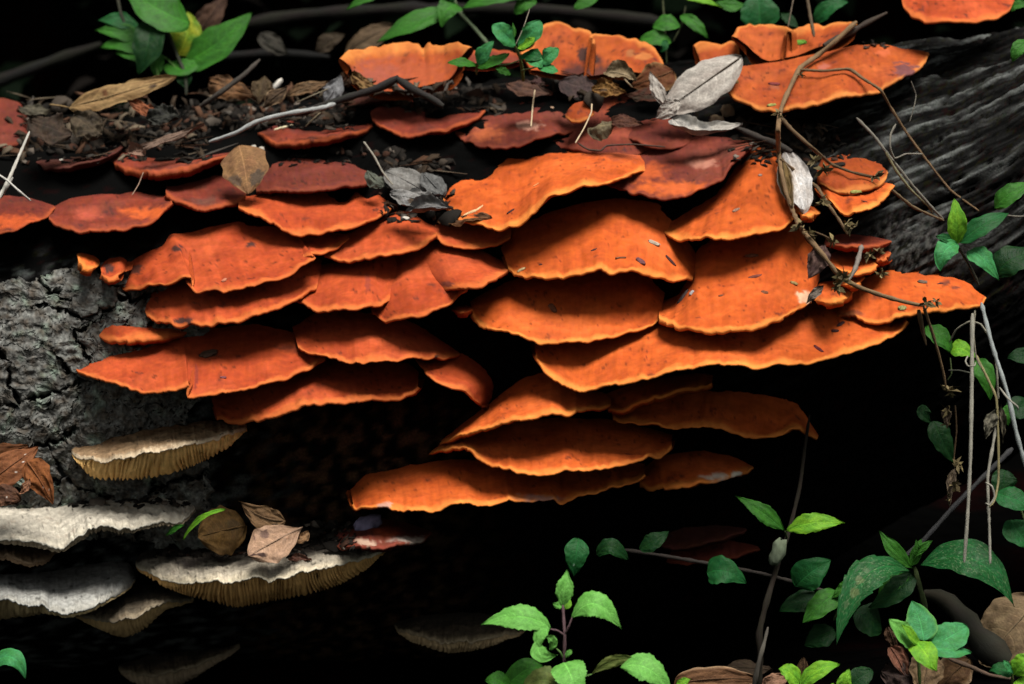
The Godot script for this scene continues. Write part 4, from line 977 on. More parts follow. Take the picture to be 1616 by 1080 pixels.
	dead_leaf("pointed tan leaf behind the small yellow-green seedling at the bottom", "1266,1080,16 1270,1062,20 1268,1038,10", 30, "ovate", Color(0.24, 0.14, 0.075), Color(0.16, 0.09, 0.05), {up = 0.2}, floor_)
	dead_leaf("pinkish tan leaf at the bottom edge right of the woody stem", "1206,1086,46 1222,1072,50 1244,1070,46", 24, "round", Color(0.36, 0.2, 0.13), Color(0.26, 0.14, 0.09), {up = 0.4, rib = false}, floor_)
	dead_leaf("grey brown flat leaf on the dark ground right of the woody stem", "1140,1055,-10 1180,1052,0 1220,1058,-10", 20, "ovate", Color(0.12, 0.085, 0.055), Color(0.08, 0.055, 0.04), {up = 0.7}, floor_)
	dead_leaf("small brown leaf upright behind the bright four-leaved seedling", "1402,990,10 1408,1004,14 1414,1026,10", 22, "ovate", Color(0.15, 0.085, 0.05), Color(0.1, 0.055, 0.035), {up = 0.2}, floor_)

func build_litter() -> void:
	# dark crumbs of bark and leaf on the crest and on the pale brackets
	var flake := PrismMesh.new()
	var shapes := []
	for kind in 3:
		var p := []
		var a := Vector3.ZERO
		shapes.append(leaf_flat([0.5, 1.0, 0.28][kind], [0.25, 0.12, 0.3][kind]))
	var areas := [[30, 165, 330, 258, 330], [300, 165, 560, 205, 300], [640, 140, 790, 178, 260], [840, 130, 1000, 160, 60], [600, 255, 720, 352, 150], [430, 236, 640, 262, 60], [1150, 200, 1330, 262, 120], [240, 858, 480, 880, 260], [470, 825, 560, 868, 160], [40, 782, 300, 800, 110], [1345, 60, 1400, 78, 12], [1180, 205, 1300, 240, 60]]
	var list := [[], [], []]
	for area in areas:
		for i in int(area[4]):
			var u := rng.randf_range(area[0], area[2]); var v := rng.randf_range(area[1], area[3])
			var hit := surface(u, v)
			var p: Vector3 = hit[0]
			var n: Vector3 = (hit[1] as Vector3 + Vector3(rng.randf_range(-0.7, 0.7), rng.randf_range(0.0, 0.9), rng.randf_range(-0.7, 0.7))).normalized()
			var x := n.cross(Vector3(rng.randf_range(-1, 1), rng.randf_range(-0.4, 0.4), rng.randf_range(-1, 1))).normalized()
			var size := rng.randf_range(0.0010, 0.0032) * (2.2 if rng.randf() < 0.12 else 1.0)
			var b := Basis(x, n, x.cross(n)).scaled(Vector3.ONE * size)
			var pick := rng.randf()
			var c := Color(0.012, 0.010, 0.0085)
			if pick < 0.06: c = Color(0.11, 0.09, 0.075)
			elif pick < 0.22: c = Color(0.038, 0.030, 0.024)
			elif pick < 0.32: c = Color(0.045, 0.021, 0.014)
			list[rng.randi() % 3].append([Transform3D(b, p + n * 0.0008), c * rng.randf_range(0.6, 1.3)])
	# larger curled leaf scraps and splinters, too many and too rotten to tell apart
	var crest := [[40, 200, 340, 254, 55], [10, 150, 330, 235, 75], [300, 140, 560, 200, 60], [560, 130, 800, 180, 45], [600, 250, 700, 345, 22], [840, 120, 1010, 160, 22], [1160, 195, 1320, 245, 26], [0, 225, 60, 262, 8]]
	for area in crest:
		for i in int(area[4]):
			var u := rng.randf_range(area[0], area[2]); var v := rng.randf_range(area[1], area[3])
			var hit := surface(u, v)
			var n: Vector3 = (hit[1] as Vector3 * 0.6 + Vector3(rng.randf_range(-0.6, 0.6), rng.randf_range(0.1, 0.9), rng.randf_range(-0.3, 0.7))).normalized()
			var x := n.cross(Vector3(rng.randf_range(-1, 1), rng.randf_range(-0.4, 0.4), rng.randf_range(-1, 1))).normalized()
			var long := rng.randf_range(0.004, 0.0085)
			var thin := rng.randf() < 0.35
			if thin:
				n = (Vector3.UP + Vector3(rng.randf_range(-0.25, 0.25), 0, rng.randf_range(-0.1, 0.4))).normalized()
				x = n.cross(Vector3(rng.randf_range(-0.5, 0.5), 0, 1)).normalized()
			var b := Basis(x * long * (1.6 if thin else 1.0), n * long * (0.25 if thin else 1.0), x.cross(n) * long * (0.13 if thin else 0.8))
			var pick := rng.randf()
			var c := Color(0.035, 0.024, 0.016)
			if pick < 0.18: c = Color(0.11, 0.085, 0.06)
			elif pick < 0.42: c = Color(0.06, 0.030, 0.018)
			elif pick < 0.6: c = Color(0.055, 0.048, 0.042)
			list[1 if thin else 2].append([Transform3D(b, (hit[0] as Vector3) + n * 0.0015), c * rng.randf_range(0.6, 1.3)])
	var said := ["fine dark leaf and bark crumbs strewn on the log's crest and on the pale brackets", "thin dark splinters strewn on the log's crest and on the pale brackets", "curled dark flakes strewn on the log's crest and on the pale brackets"]
	for k in 3:
		var mm := MultiMesh.new()
		mm.transform_format = MultiMesh.TRANSFORM_3D; mm.use_colors = true; mm.mesh = shapes[k]
		mm.instance_count = list[k].size()
		for i in list[k].size():
			mm.set_instance_transform(i, list[k][i][0])
			var c: Color = list[k][i][1]; c.a = 1.0
			mm.set_instance_color(i, c)
		var o := MultiMeshInstance3D.new()
		o.multimesh = mm; o.material_override = mats.chip
		o.name = ["litter_crumbs", "litter_splinters", "litter_flakes"][k]
		add_child(o)
		tag(o, said[k], "leaf litter", "", "stuff")
	# single bits that can be told apart
	var g := "bark crumbs and seeds lying on the brackets"
	var dk := Color(0.05, 0.022, 0.022); var br := Color(0.14, 0.055, 0.03); var gy := Color(0.30, 0.25, 0.20); var ol := Color(0.22, 0.22, 0.07)
	var b := "bark_chip"
	bit(b, "straight dark bark chip on the centre bracket, lower left of two dark slivers", "bark chip", 937, 395, 11, 4, 40, dk, g)
	bit(b, "thin dark sliver at the middle of the broad centre bracket", "bark chip", 980, 407, 18, 4, 18, br, g)
	bit(b, "grey splinter near the right corner of the broad centre bracket", "bark chip", 1032, 384, 20, 8, -40, gy, g)
	bit(b, "purple grey oval chip near the front rim of the broad centre bracket", "bark chip", 1011, 413, 17, 9, -65, Color(0.12, 0.05, 0.055), g)
	bit(b, "bent dark chip at the right rim of the broad centre bracket", "bark chip", 1058, 412, 22, 6, -38, dk, g)
	bit(b, "whitish seed at the left rim of the broad centre bracket", "seed", 823, 426, 14, 5, 12, Color(0.40, 0.30, 0.16), g)
	bit(b, "tiny dark fleck left of the middle on the broad centre bracket", "bark chip", 853, 418, 6, 3, -20, dk, g)
	bit(b, "upright brown chip on the face of the one-chip bracket", "bark chip", 872, 487, 16, 8, -80, br, g)
	bit(b, "dark elongated bark chip on the large smooth right bracket", "bark chip", 1192, 437, 24, 6, 20, Color(0.13, 0.04, 0.03), g)
	bit(b, "short dark chip on the lower right of the large smooth right bracket", "bark chip", 1207, 462, 12, 6, -18, br, g)
	bit(b, "olive seed on the right part of the large smooth right bracket", "seed", 1253, 447, 13, 5, -4, Color(0.24, 0.17, 0.07), g)
	bit(b, "tiny dark fleck on the left part of the large smooth right bracket", "bark chip", 1138, 467, 8, 4, 0, br, g)
	bit(b, "long brown husk at the top of the large smooth right bracket", "bark chip", 1186, 404, 22, 7, 10, br, g)
	bit(b, "curved blackish bark strip on the left corner of the large smooth right bracket", "bark strip", 1078, 470, 30, 9, 32, Color(0.055, 0.04, 0.04), g)
	bit(b, "lump painted as a grey glint at the upper end of the curved bark strip", "bark strip", 1092, 463, 10, 8, 30, Color(0.33, 0.32, 0.33), g)  # light grey lump stands in for a glint on the strip
	bit(b, "upright dark chip near the top of the long golden-rimmed bracket", "bark chip", 1327, 512, 14, 6, 80, dk, g)
	bit(b, "dark oval seed left of the upright chip on the long golden-rimmed bracket", "seed", 1318, 523, 11, 7, -40, dk, g)
	bit(b, "dark comma shaped fleck near the front rim of the long golden-rimmed bracket", "bark chip", 1292, 551, 16, 5, -80, Color(0.08, 0.018, 0.02), g)
	bit(b, "olive leaf scrap at the front rim of the farthest right bracket", "leaf scrap", 1424, 487, 13, 10, 20, Color(0.2, 0.19, 0.08), g)
	bit(b, "grey debris heap on the farthest right bracket behind the vine knot", "bark chip", 1456, 446, 16, 9, 10, Color(0.13, 0.09, 0.07), g)
	bit(b, "thin black twig bit right of the grey heap on the pointed bracket", "bark chip", 1484, 448, 12, 3, 60, dk, g)
	bit(b, "dark needle on the flat spotted bracket above the big vine stem's right side", "bark chip", 1222, 133, 17, 6, -35, Color(0.13, 0.03, 0.03), g)
	bit(b, "yellow green seed at the front rim of the flat spotted bracket", "seed", 1218, 166, 15, 5, 10, ol, g)
	bit(b, "green leaflet fallen on the golden edged upright lobe", "leaf scrap", 1261, 68, 24, 10, -6, Color(0.09, 0.20, 0.03), g)
	bit(b, "small olive seed at the left side of the flat spotted bracket", "seed", 1162, 130, 8, 8, 0, Color(0.22, 0.13, 0.05), g)
	bit(b, "yellow green seed on the pointed golden-rimmed bracket", "seed", 1351, 303, 18, 5, -8, ol, g)
	bit(b, "dark fleck near the front rim of the pointed golden-rimmed bracket", "bark chip", 1364, 318, 10, 3, 0, dk, g)
	bit(b, "greyish crumb at the middle of the smooth orange bracket", "bark chip", 1162, 332, 12, 6, 45, Color(0.25, 0.15, 0.11), g)
	bit(b, "small grey crumb at the top of the smooth orange bracket", "bark chip", 1200, 277, 6, 5, 0, Color(0.26, 0.17, 0.14), g)
	bit(b, "dark slit shaped chip at the lower end of the arched bracket", "bark chip", 806, 334, 14, 4, 28, dk, g)
	bit(b, "whitish curled husk on the arched bracket's lower end", "seed husk", 742, 336, 24, 5, 40, Color(0.5, 0.33, 0.18), g)
	bit(b, "whitish curved husk stem beside the curled one", "seed husk", 755, 330, 18, 4, 75, Color(0.5, 0.33, 0.18), g)
	bit(b, "pale splinter at the arched bracket's left corner", "splinter", 706, 282, 16, 5, -30, Color(0.32, 0.30, 0.29), g)
	bit(b, "pale seed on the smooth middle of the arched bracket", "seed", 846, 292, 12, 3, 18, Color(0.60, 0.28, 0.12), g)
	bit(b, "pale twin splinters on the brick-red slab", "splinter", 866, 170, 22, 6, -28, Color(0.40, 0.26, 0.18), g)
	bit(b, "grey splinter end right of the twin splinters", "splinter", 881, 172, 12, 5, -12, Color(0.30, 0.26, 0.25), g)
	bit(b, "cream straw piece on the thin curled dark red bracket", "straw piece", 448, 201, 30, 5, 10, Color(0.70, 0.62, 0.42), g)
	bit(b, "pale chip beside the radial crack of the scarred left bracket", "bark chip", 352, 596, 10, 4, -10, Color(0.14, 0.05, 0.06), g)
	bit(b, "pinkish crumb on the front of the large notched red bracket", "bark chip", 354, 443, 9, 7, 0, Color(0.40, 0.15, 0.09), g)
	bit("violet_pebble", "smooth violet grey pebble on the dark red bracket low in the middle", "pebble", 583, 832, 44, 27, 4, Color(0.19, 0.17, 0.27), "", 1.0)
	bit("white_husk", "tiny grey insect-like husk in the central hollow above the triangular bracket", "seed husk", 802, 610, 26, 8, -8, Color(0.36, 0.32, 0.28), "", 0.8)
	bit("white_twig_stub", "short white twig stub standing in the crest litter", "twig stub", 438, 133, 22, 7, 50, Color(0.55, 0.52, 0.48), "", 1.0)
	bit("round_scar_rim", "brown acorn-like disc stuck on the scarred left bracket", "seed", 329, 559, 30, 20, 0, Color(0.07, 0.042, 0.03), "", 0.35)
	for w in [[400, 233, 9, "left of two whitish crumbs by the hanging brown leaf"], [412, 236, 10, "right of two whitish crumbs by the hanging brown leaf"], [108, 242, 8, "left of two white specks on the blackened litter bracket"], [96, 253, 7, "lower of two white specks on the blackened litter bracket"], [640, 345, 12, "whitish crumb left of the biggest one under the grey leaves"], [655, 340, 14, "biggest whitish crumb under the silver grey rolled leaf"], [632, 328, 12, "uppermost whitish crumb under the grey leaves"]]:
		bit("white_crumb", w[3], "crumb", w[0], w[1], w[2], w[2] * 0.7, 20, Color(0.40, 0.37, 0.33), "tiny whitish crumbs in the crest litter")
	bit("brown_nut", "upper of two brown nut shells under the large pale leaf", "nut shell", 1148, 176, 22, 18, 20, Color(0.20, 0.14, 0.09), "", 0.9)
	bit("brown_nut", "lower of two brown nut shells under the large pale leaf", "nut shell", 1132, 192, 24, 14, -20, Color(0.24, 0.17, 0.11), "", 0.9)

func leaf_flat(aspect: float, arch: float) -> ArrayMesh:
	var st := SurfaceTool.new(); st.begin(Mesh.PRIMITIVE_TRIANGLES)
	var ring := []
	for i in 8:
		var a := TAU * i / 8.0
		var r := rng.randf_range(0.7, 1.15)
		ring.append(Vector3(cos(a) * r, -arch * cos(a) * cos(a) + rng.randf_range(-0.12, 0.12), sin(a) * r * aspect))
	for s in [0.0, -0.16]:
		for i in 8:
			var q := [Vector3(0, s, 0), ring[i] + Vector3(0, s, 0), ring[(i + 1) % 8] + Vector3(0, s, 0)]
			if s < 0: q.reverse()
			for p in q: st.add_vertex(p)
	for i in 8:
		var a: Vector3 = ring[i]; var b: Vector3 = ring[(i + 1) % 8]; var d := Vector3(0, -0.16, 0)
		for p in [a, a + d, b, b, a + d, b + d]: st.add_vertex(p)
	st.generate_normals()
	return st.commit()

# ---------------------------------------------------------------- vines, straws, twigs
func build_vines() -> void:
	var bark := Color(0.20, 0.125, 0.065); var straw := Color(0.30, 0.285, 0.24); var ash := Color(0.17, 0.155, 0.13); var black := Color(0.022, 0.019, 0.018)
	# the long brown vine with dry spiky knots
	var main := "1352,34,-50 1318,66,-46 1290,88,1008 1262,108,1008 1250,132,1007 1238,158,1007 1231,178,1010 1228,205,48 1229,240,1016 1233,270,1020 1241,305,1016 1252,335,1010 1262,358,72"
	var p := pts3(main)
	var v := thing("dry_vine", "brown dry vine running down over the right brackets, with spiky knots", "vine", "", p[0])
	put("stem", tube(p, 1.25 * MM, 1.15 * MM, bark), mats.twig, v)
	var low := pts3("1262,358,72 1278,378,80 1300,404,84 1326,436,84 1352,452,82 1390,466,78 1425,476,74 1458,483,72")
	put("stem", tube(low, 1.2 * MM, 0.95 * MM, bark), mats.twig, v)
	put("stem", tube(pts3("1458,484,72 1470,520,66 1482,560,60 1490,592,56 1493,612,54"), 0.8 * MM, 0.55 * MM, bark * 0.8), mats.twig, v)
	put("stem", tube(pts3("1508,640,46 1510,680,44 1506,720,42 1507,730,42"), 0.4 * MM, 0.4 * MM, bark * 0.6), mats.twig, v)
	put("side_stem", tube(pts3("1262,110,1008 1300,112,1008 1340,109,1006 1362,124,1006 1390,142,0 1405,168,-8 1430,208,-10 1462,252,-8 1500,300,-6 1545,333,-4"), 0.85 * MM, 0.5 * MM, bark * 0.85), mats.twig, v)
	put("side_stem", tube(pts3("1229,182,20 1250,205,30 1280,232,40 1310,258,1008 1345,272,1010 1388,282,1008"), 1.0 * MM, 0.7 * MM, bark * 0.55), mats.twig, v)
	put("side_stem", tube(pts3("1232,252,1020 1262,276,1016 1290,296,1014 1305,320,60 1325,348,64 1338,370,66"), 0.9 * MM, 0.8 * MM, bark * 0.8), mats.twig, v)
	put("side_stem", tube(pts3("1286,366,80 1305,374,80 1316,382,78"), 0.35 * MM, 0.35 * MM, bark * 0.5), mats.twig, v)
	put("side_stem", tube(pts3("1340,442,84 1350,424,80 1356,404,70 1360,388,62"), 0.9 * MM, 1.3 * MM, Color(0.2, 0.17, 0.15)), mats.twig, v)
	put("dangling_sepal", tube(pts3("1450,490,70 1456,520,66 1462,545,64"), 1.4 * MM, 0.6 * MM, bark * 0.5), mats.twig, v)
	for k in [[1229, 178, 26, 9, 8], [1236, 185, 26, 7, 5], [1262, 356, 78, 13, 14], [1276, 366, 82, 11, 10], [1316, 380, 80, 12, 9], [1330, 438, 88, 15, 20], [1322, 452, 88, 12, 12], [1462, 480, 74, 13, 16], [1478, 476, 72, 10, 9], [1300, 268, 66, 14, 18], [1285, 252, 60, 11, 10], [1382, 278, 52, 11, 12], [1300, 318, 66, 12, 12], [1338, 352, 68, 11, 10], [1345, 360, 68, 10, 8], [1372, 402, 66, 12, 14], [1388, 398, 62, 9, 8], [1500, 618, 54, 13, 16], [1494, 648, 50, 12, 10], [1494, 670, 48, 8, 6], [1512, 735, 44, 12, 12], [1505, 765, 44, 13, 14], [1498, 784, 44, 9, 7], [1391, 432, 60, 10, 10], [1264, 118, 10, 8, 7]]:
		put("spiky_knot", spiky(pt(k[0], k[1], k[2] * MM), k[4], k[3] * px * 1.15, Color(0.13, 0.10, 0.055)), mats.chip, v)
	put("shrivelled_leaf", leaf_mesh(pts3("1302,386,80 1290,415,84 1276,440,82"), 34, "ovate", Color(0.11, 0.065, 0.055), Color(0.07, 0.04, 0.038), {up = 0.4, wavy = 3.0, cup = 0.4}), mats.dead, v)
	put("shrivelled_leaf", leaf_mesh(pts3("1300,452,86 1286,462,88 1272,480,86"), 14, "lance", Color(0.22, 0.18, 0.15), Color(0.08, 0.06, 0.05), {up = 0.3, wavy = 2.0}), mats.dead, v)
	put("shrivelled_leaf", leaf_mesh(pts3("1508,738,44 1500,760,46 1498,800,44"), 15, "lance", Color(0.16, 0.12, 0.08), Color(0.08, 0.06, 0.045), {up = 0.2, wavy = 3.0}), mats.dead, v)
	put("shrivelled_leaf", leaf_mesh(pts3("1496,640,50 1492,655,50 1496,676,50"), 14, "lance", Color(0.14, 0.10, 0.07), Color(0.08, 0.06, 0.045), {up = 0.2, wavy = 3.0}), mats.dead, v)
	# grey dry stems before the weathered wood
	var gr := "dry grey stems crossing the weathered wood"
	twig("grey_stalk", "grey stem from the weathered wood down to the yellow-green leaf, uppermost of the crossing pair", "stem", "1352,186,6 1380,215,10 1402,244,14 1440,292,14 1475,332,12 1489,346,10", 0.75, 0.6, ash, gr)
	twig("grey_stalk", "thinner yellowish stem that leaves the crossing knot and runs lower", "stem", "1398,240,16 1415,270,16 1438,300,14 1465,325,12 1472,336,10", 0.7, 0.5, Color(0.20, 0.18, 0.10), gr)
	twig("grey_stalk", "crooked little twig standing at the crossing knot of grey stems", "stem", "1414,196,10 1406,212,16 1405,232,18 1412,250,16 1430,243,12 1456,243,6", 0.6, 0.35, ash, gr)
	twig("grey_stalk", "fine dark stem hanging from the flat spotted bracket's right tip", "stem", "1438,128,0 1446,150,-2 1442,172,0 1436,192,0", 0.3, 0.25, ash, gr)
	twig("grey_stalk", "brown stem running down right from under the pointed bracket to the leafy seedling", "stem", "1408,300,30 1440,326,24 1470,340,20 1490,348,18", 0.75, 0.6, Color(0.15, 0.10, 0.055), gr)
	twig("grey_stalk", "thin grey stem end at the right edge level with the yellow-green leaf", "stem", "1590,340,20 1608,342,20 1640,340,20", 0.4, 0.4, ash, gr)
	# straws hanging on the right
	var st := "pale straws hanging on the right"
	twig("straw", "straight whitish straw hanging on the right, ending on the netted leaf", "straw", "1535,495,78 1534,600,84 1532,720,88 1527,820,90 1522,888,90", 1.0, 0.75, straw, st)
	twig("straw", "bluish grey straw curving to the right edge, thickest of the straws", "straw", "1549,478,70 1566,545,76 1590,620,80 1606,690,82 1630,770,82", 1.0, 1.0, Color(0.30, 0.33, 0.33), st)
	twig("straw", "whitish straw with curled tendrils, second to the right of the straight one", "straw", "1575,655,76 1568,700,80 1559,755,82 1562,840,84 1563,890,86", 0.75, 0.6, straw, st)
	twig("straw", "olive straw beside the tendrilled one, hooked at its lower end", "straw", "1540,560,74 1560,600,76 1573,630,78 1576,700,80 1576,760,80 1570,790,82 1562,800,84", 0.65, 0.5, Color(0.28, 0.24, 0.12), st)
	twig("straw", "thin arching straw from the straight straw's top to the tendril knot", "straw", "1499,540,60 1510,520,66 1530,508,72 1548,512,74 1566,540,74 1573,580,74 1576,630,76", 0.4, 0.5, Color(0.30, 0.28, 0.22), st)
	twig("straw", "thin straw alongside the straight one between its top and the green leaf", "straw", "1539,490,76 1537,530,78 1541,565,78 1548,580,78", 0.45, 0.35, Color(0.22, 0.2, 0.15), st)
	twig("tendril", "short pale tendril crossing the bluish straw", "tendril", "1578,612,80 1590,628,86 1606,642,88 1607,648,86", 0.5, 0.4, straw)
	twig("tendril", "curled tendril hook low on the tendrilled straw", "tendril", "1556,762,86 1566,768,88 1570,785,88 1562,798,88 1556,794,88", 0.5, 0.4, straw)
	twig("tendril", "looped tendril round the straight straw beside the green leaf", "tendril", "1528,562,84 1524,570,86 1528,578,88 1538,578,90 1540,572,88", 0.35, 0.3, straw)
	var husk := thing("withered_leaf", "withered grey leaf hanging between the pale straws", "withered leaf", "", pt(1570, 650, 0.078))
	put("blade", leaf_mesh(pts3("1572,648,78 1562,668,82 1556,692,80"), 20, "ovate", Color(0.13, 0.12, 0.09), Color(0.07, 0.065, 0.05), {up = 0.2, wavy = 4.0, cup = 0.5}), mats.dead, husk)
	put("blade", leaf_mesh(pts3("1580,640,76 1584,664,80 1583,700,78"), 10, "lance", Color(0.16, 0.14, 0.10), Color(0.08, 0.07, 0.05), {up = 0.2, wavy = 4.0}), mats.dead, husk)
	twig("fallen_branch", "grey branch slanting up right behind the straws", "branch", "1420,885,20 1456,855,18 1500,806,14 1545,760,8 1598,708,0", 1.2, 1.3, Color(0.04, 0.04, 0.043))
	# woody stems low on the right
	twig("woody_shoot", "thin dark woody stem rising to the shaded bracket, bearing the dim leaf pair", "stem", "1196,1090,40 1200,1040,44 1198,1000,46 1210,950,46 1228,890,42 1245,840,36 1262,770,26 1270,710,18 1278,655,6", 1.6, 0.7, Color(0.022, 0.017, 0.011))
	twig("woody_shoot", "peeling lower piece of bark on the thin dark woody stem", "stem", "1190,1082,44 1199,1040,48 1207,1012,46 1212,990,44", 1.3, 0.8, Color(0.10, 0.09, 0.075))
	twig("creeping_shoot", "dark stem running level behind the heart-shaped leaf", "stem", "985,868,22 1050,878,26 1120,890,30 1200,905,34 1250,918,34 1310,936,28", 0.9, 0.9, Color(0.055, 0.045, 0.04))
	twig("ground_twig", "brown twig on the ground below the bright four-leaved seedling", "twig", "1498,1040,46 1530,1052,48 1562,1066,48 1600,1072,46", 1.1, 0.9, Color(0.10, 0.065, 0.045))
	twig("root", "mossy grey brown root slanting down right behind the bright four-leaved seedling", "root", "1460,938,6 1490,944,12 1520,975,20 1550,1015,24 1590,1045,26", 4.2, 7.5, Color(0.022, 0.021, 0.014))
	# crest twigs
	twig("forked_twig", "left arm of the black forked twig on the crest under the upright frilled bracket", "twig", "465,182,-44 500,170,-40 545,155,-38 600,138,-38 629,122,-36", 1.7, 2.1, black)
	twig("forked_twig", "right arm of the black forked twig pointing down at the ear-shaped bracket's notch", "twig", "627,124,-36 650,140,-30 680,155,-26 700,168,-24", 2.0, 1.7, black)
	twig("grey_straw", "long silvery straw curving along the crest above the thin curled red bracket", "straw", "330,224,-26 372,210,-22 405,192,-22 450,180,-24 510,170,-32 528,164,-38", 0.9, 1.5, Color(0.33, 0.34, 0.34))
	twig("crest_twig", "dark twig slanting up from the crest behind the tan brown leaf", "twig", "316,168,-66 345,148,-62 385,118,-66 410,94,-76", 1.5, 1.2, Color(0.05, 0.042, 0.036))
	twig("crest_straw", "thin straw lying across the crest litter left of the grey leaf tip", "straw", "468,162,-52 490,152,-48 518,140,-52", 0.4, 0.3, Color(0.2, 0.17, 0.12))
	twig("crest_straw", "short olive stalk below the silvery straw", "straw", "482,200,-30 496,186,-28 512,172,-34", 0.45, 0.35, Color(0.14, 0.11, 0.07))
	twig("left_straw", "longer whitish straw leaning at the left edge below the brown bracket", "straw", "-4,316,20 14,282,14 28,250,6 46,208,-8", 1.0, 0.6, Color(0.46, 0.44, 0.40))
	twig("left_straw", "bright straw crossing the longer one at the left edge", "straw", "-12,270,16 10,284,20 30,302,22 48,317,18", 0.5, 0.5, Color(0.55, 0.53, 0.5))
	twig("left_straw", "short grey straw beside the crossed straws at the left edge", "straw", "0,312,14 10,296,16 20,280,14", 0.9, 0.6, Color(0.3, 0.29, 0.27))
	twig("hair_stalk", "bent pale grass stalk against the orange chip", "stalk", "934,164,-14 933,178,-6 922,202,2 908,226,8", 0.4, 0.35, Color(0.55, 0.42, 0.28))
	twig("hair_stalk", "thin pale stalk above the brick-red slab's centre", "stalk", "844,142,-34 841,165,-22 838,200,-6", 0.45, 0.4, Color(0.5, 0.38, 0.25))
	twig("hair_stalk", "hooked dark brown stalk on the old reddish slab", "stalk", "912,226,4 928,236,8 948,238,8 958,230,6 1000,228,4 1050,232,2", 0.5, 0.4, Color(0.07, 0.04, 0.03))
	twig("hair_stalk", "pale stalk falling into the black hollow left of the arched bracket", "stalk", "574,224,-20 590,246,-10 604,272,-4 620,292,0", 0.55, 0.5, Color(0.26, 0.24, 0.2))
	twig("hair_stalk", "fine root hair hanging under the upturned red bracket", "stalk", "226,272,-20 218,292,-14 208,308,-8", 0.25, 0.25, Color(0.3, 0.2, 0.15))
	twig("crest_branch", "dark gnarled twig end on the crest where the brown vine starts", "twig", "1300,72,-48 1340,52,-52 1372,34,-56 1400,20,-60", 2.0, 1.2, Color(0.05, 0.036, 0.028))
	twig("crest_branch", "dark rotten twig along the wood below the flat spotted bracket", "twig", "1160,200,-30 1190,214,-22 1222,226,-14 1250,240,-10", 1.6, 1.8, Color(0.04, 0.032, 0.028))

# ---------------------------------------------------------------- green plants
# leaves: [path, apparent width in pixels, shape, tone, options]
func plant(called: String, label: String, category: String, stems: Array, leaves: Array, group := "", stemcol := Color(0.07, 0.10, 0.035)) -> Node3D:
	var p0: Vector3 = pts3(stems[0][0])[0] if stems.size() else pts3(leaves[0][0])[0]
	var node := thing(called, label, category, group, p0)
	for s in stems:
		put("stem", tube(pts3(s[0]), s[1] * MM, s[2] * MM, s[3] if s.size() > 3 else stemcol, 6), mats.twig, node)
	for l in leaves:
		var g: Array = GREEN[l[3]]
		put("leaf", leaf_mesh(pts3(l[0]), l[1], l[2], g[0], g[1], l[4] if l.size() > 4 else {}), mats.glossy if l[3] in ["t", "d"] else mats.leaf, node)
	return node

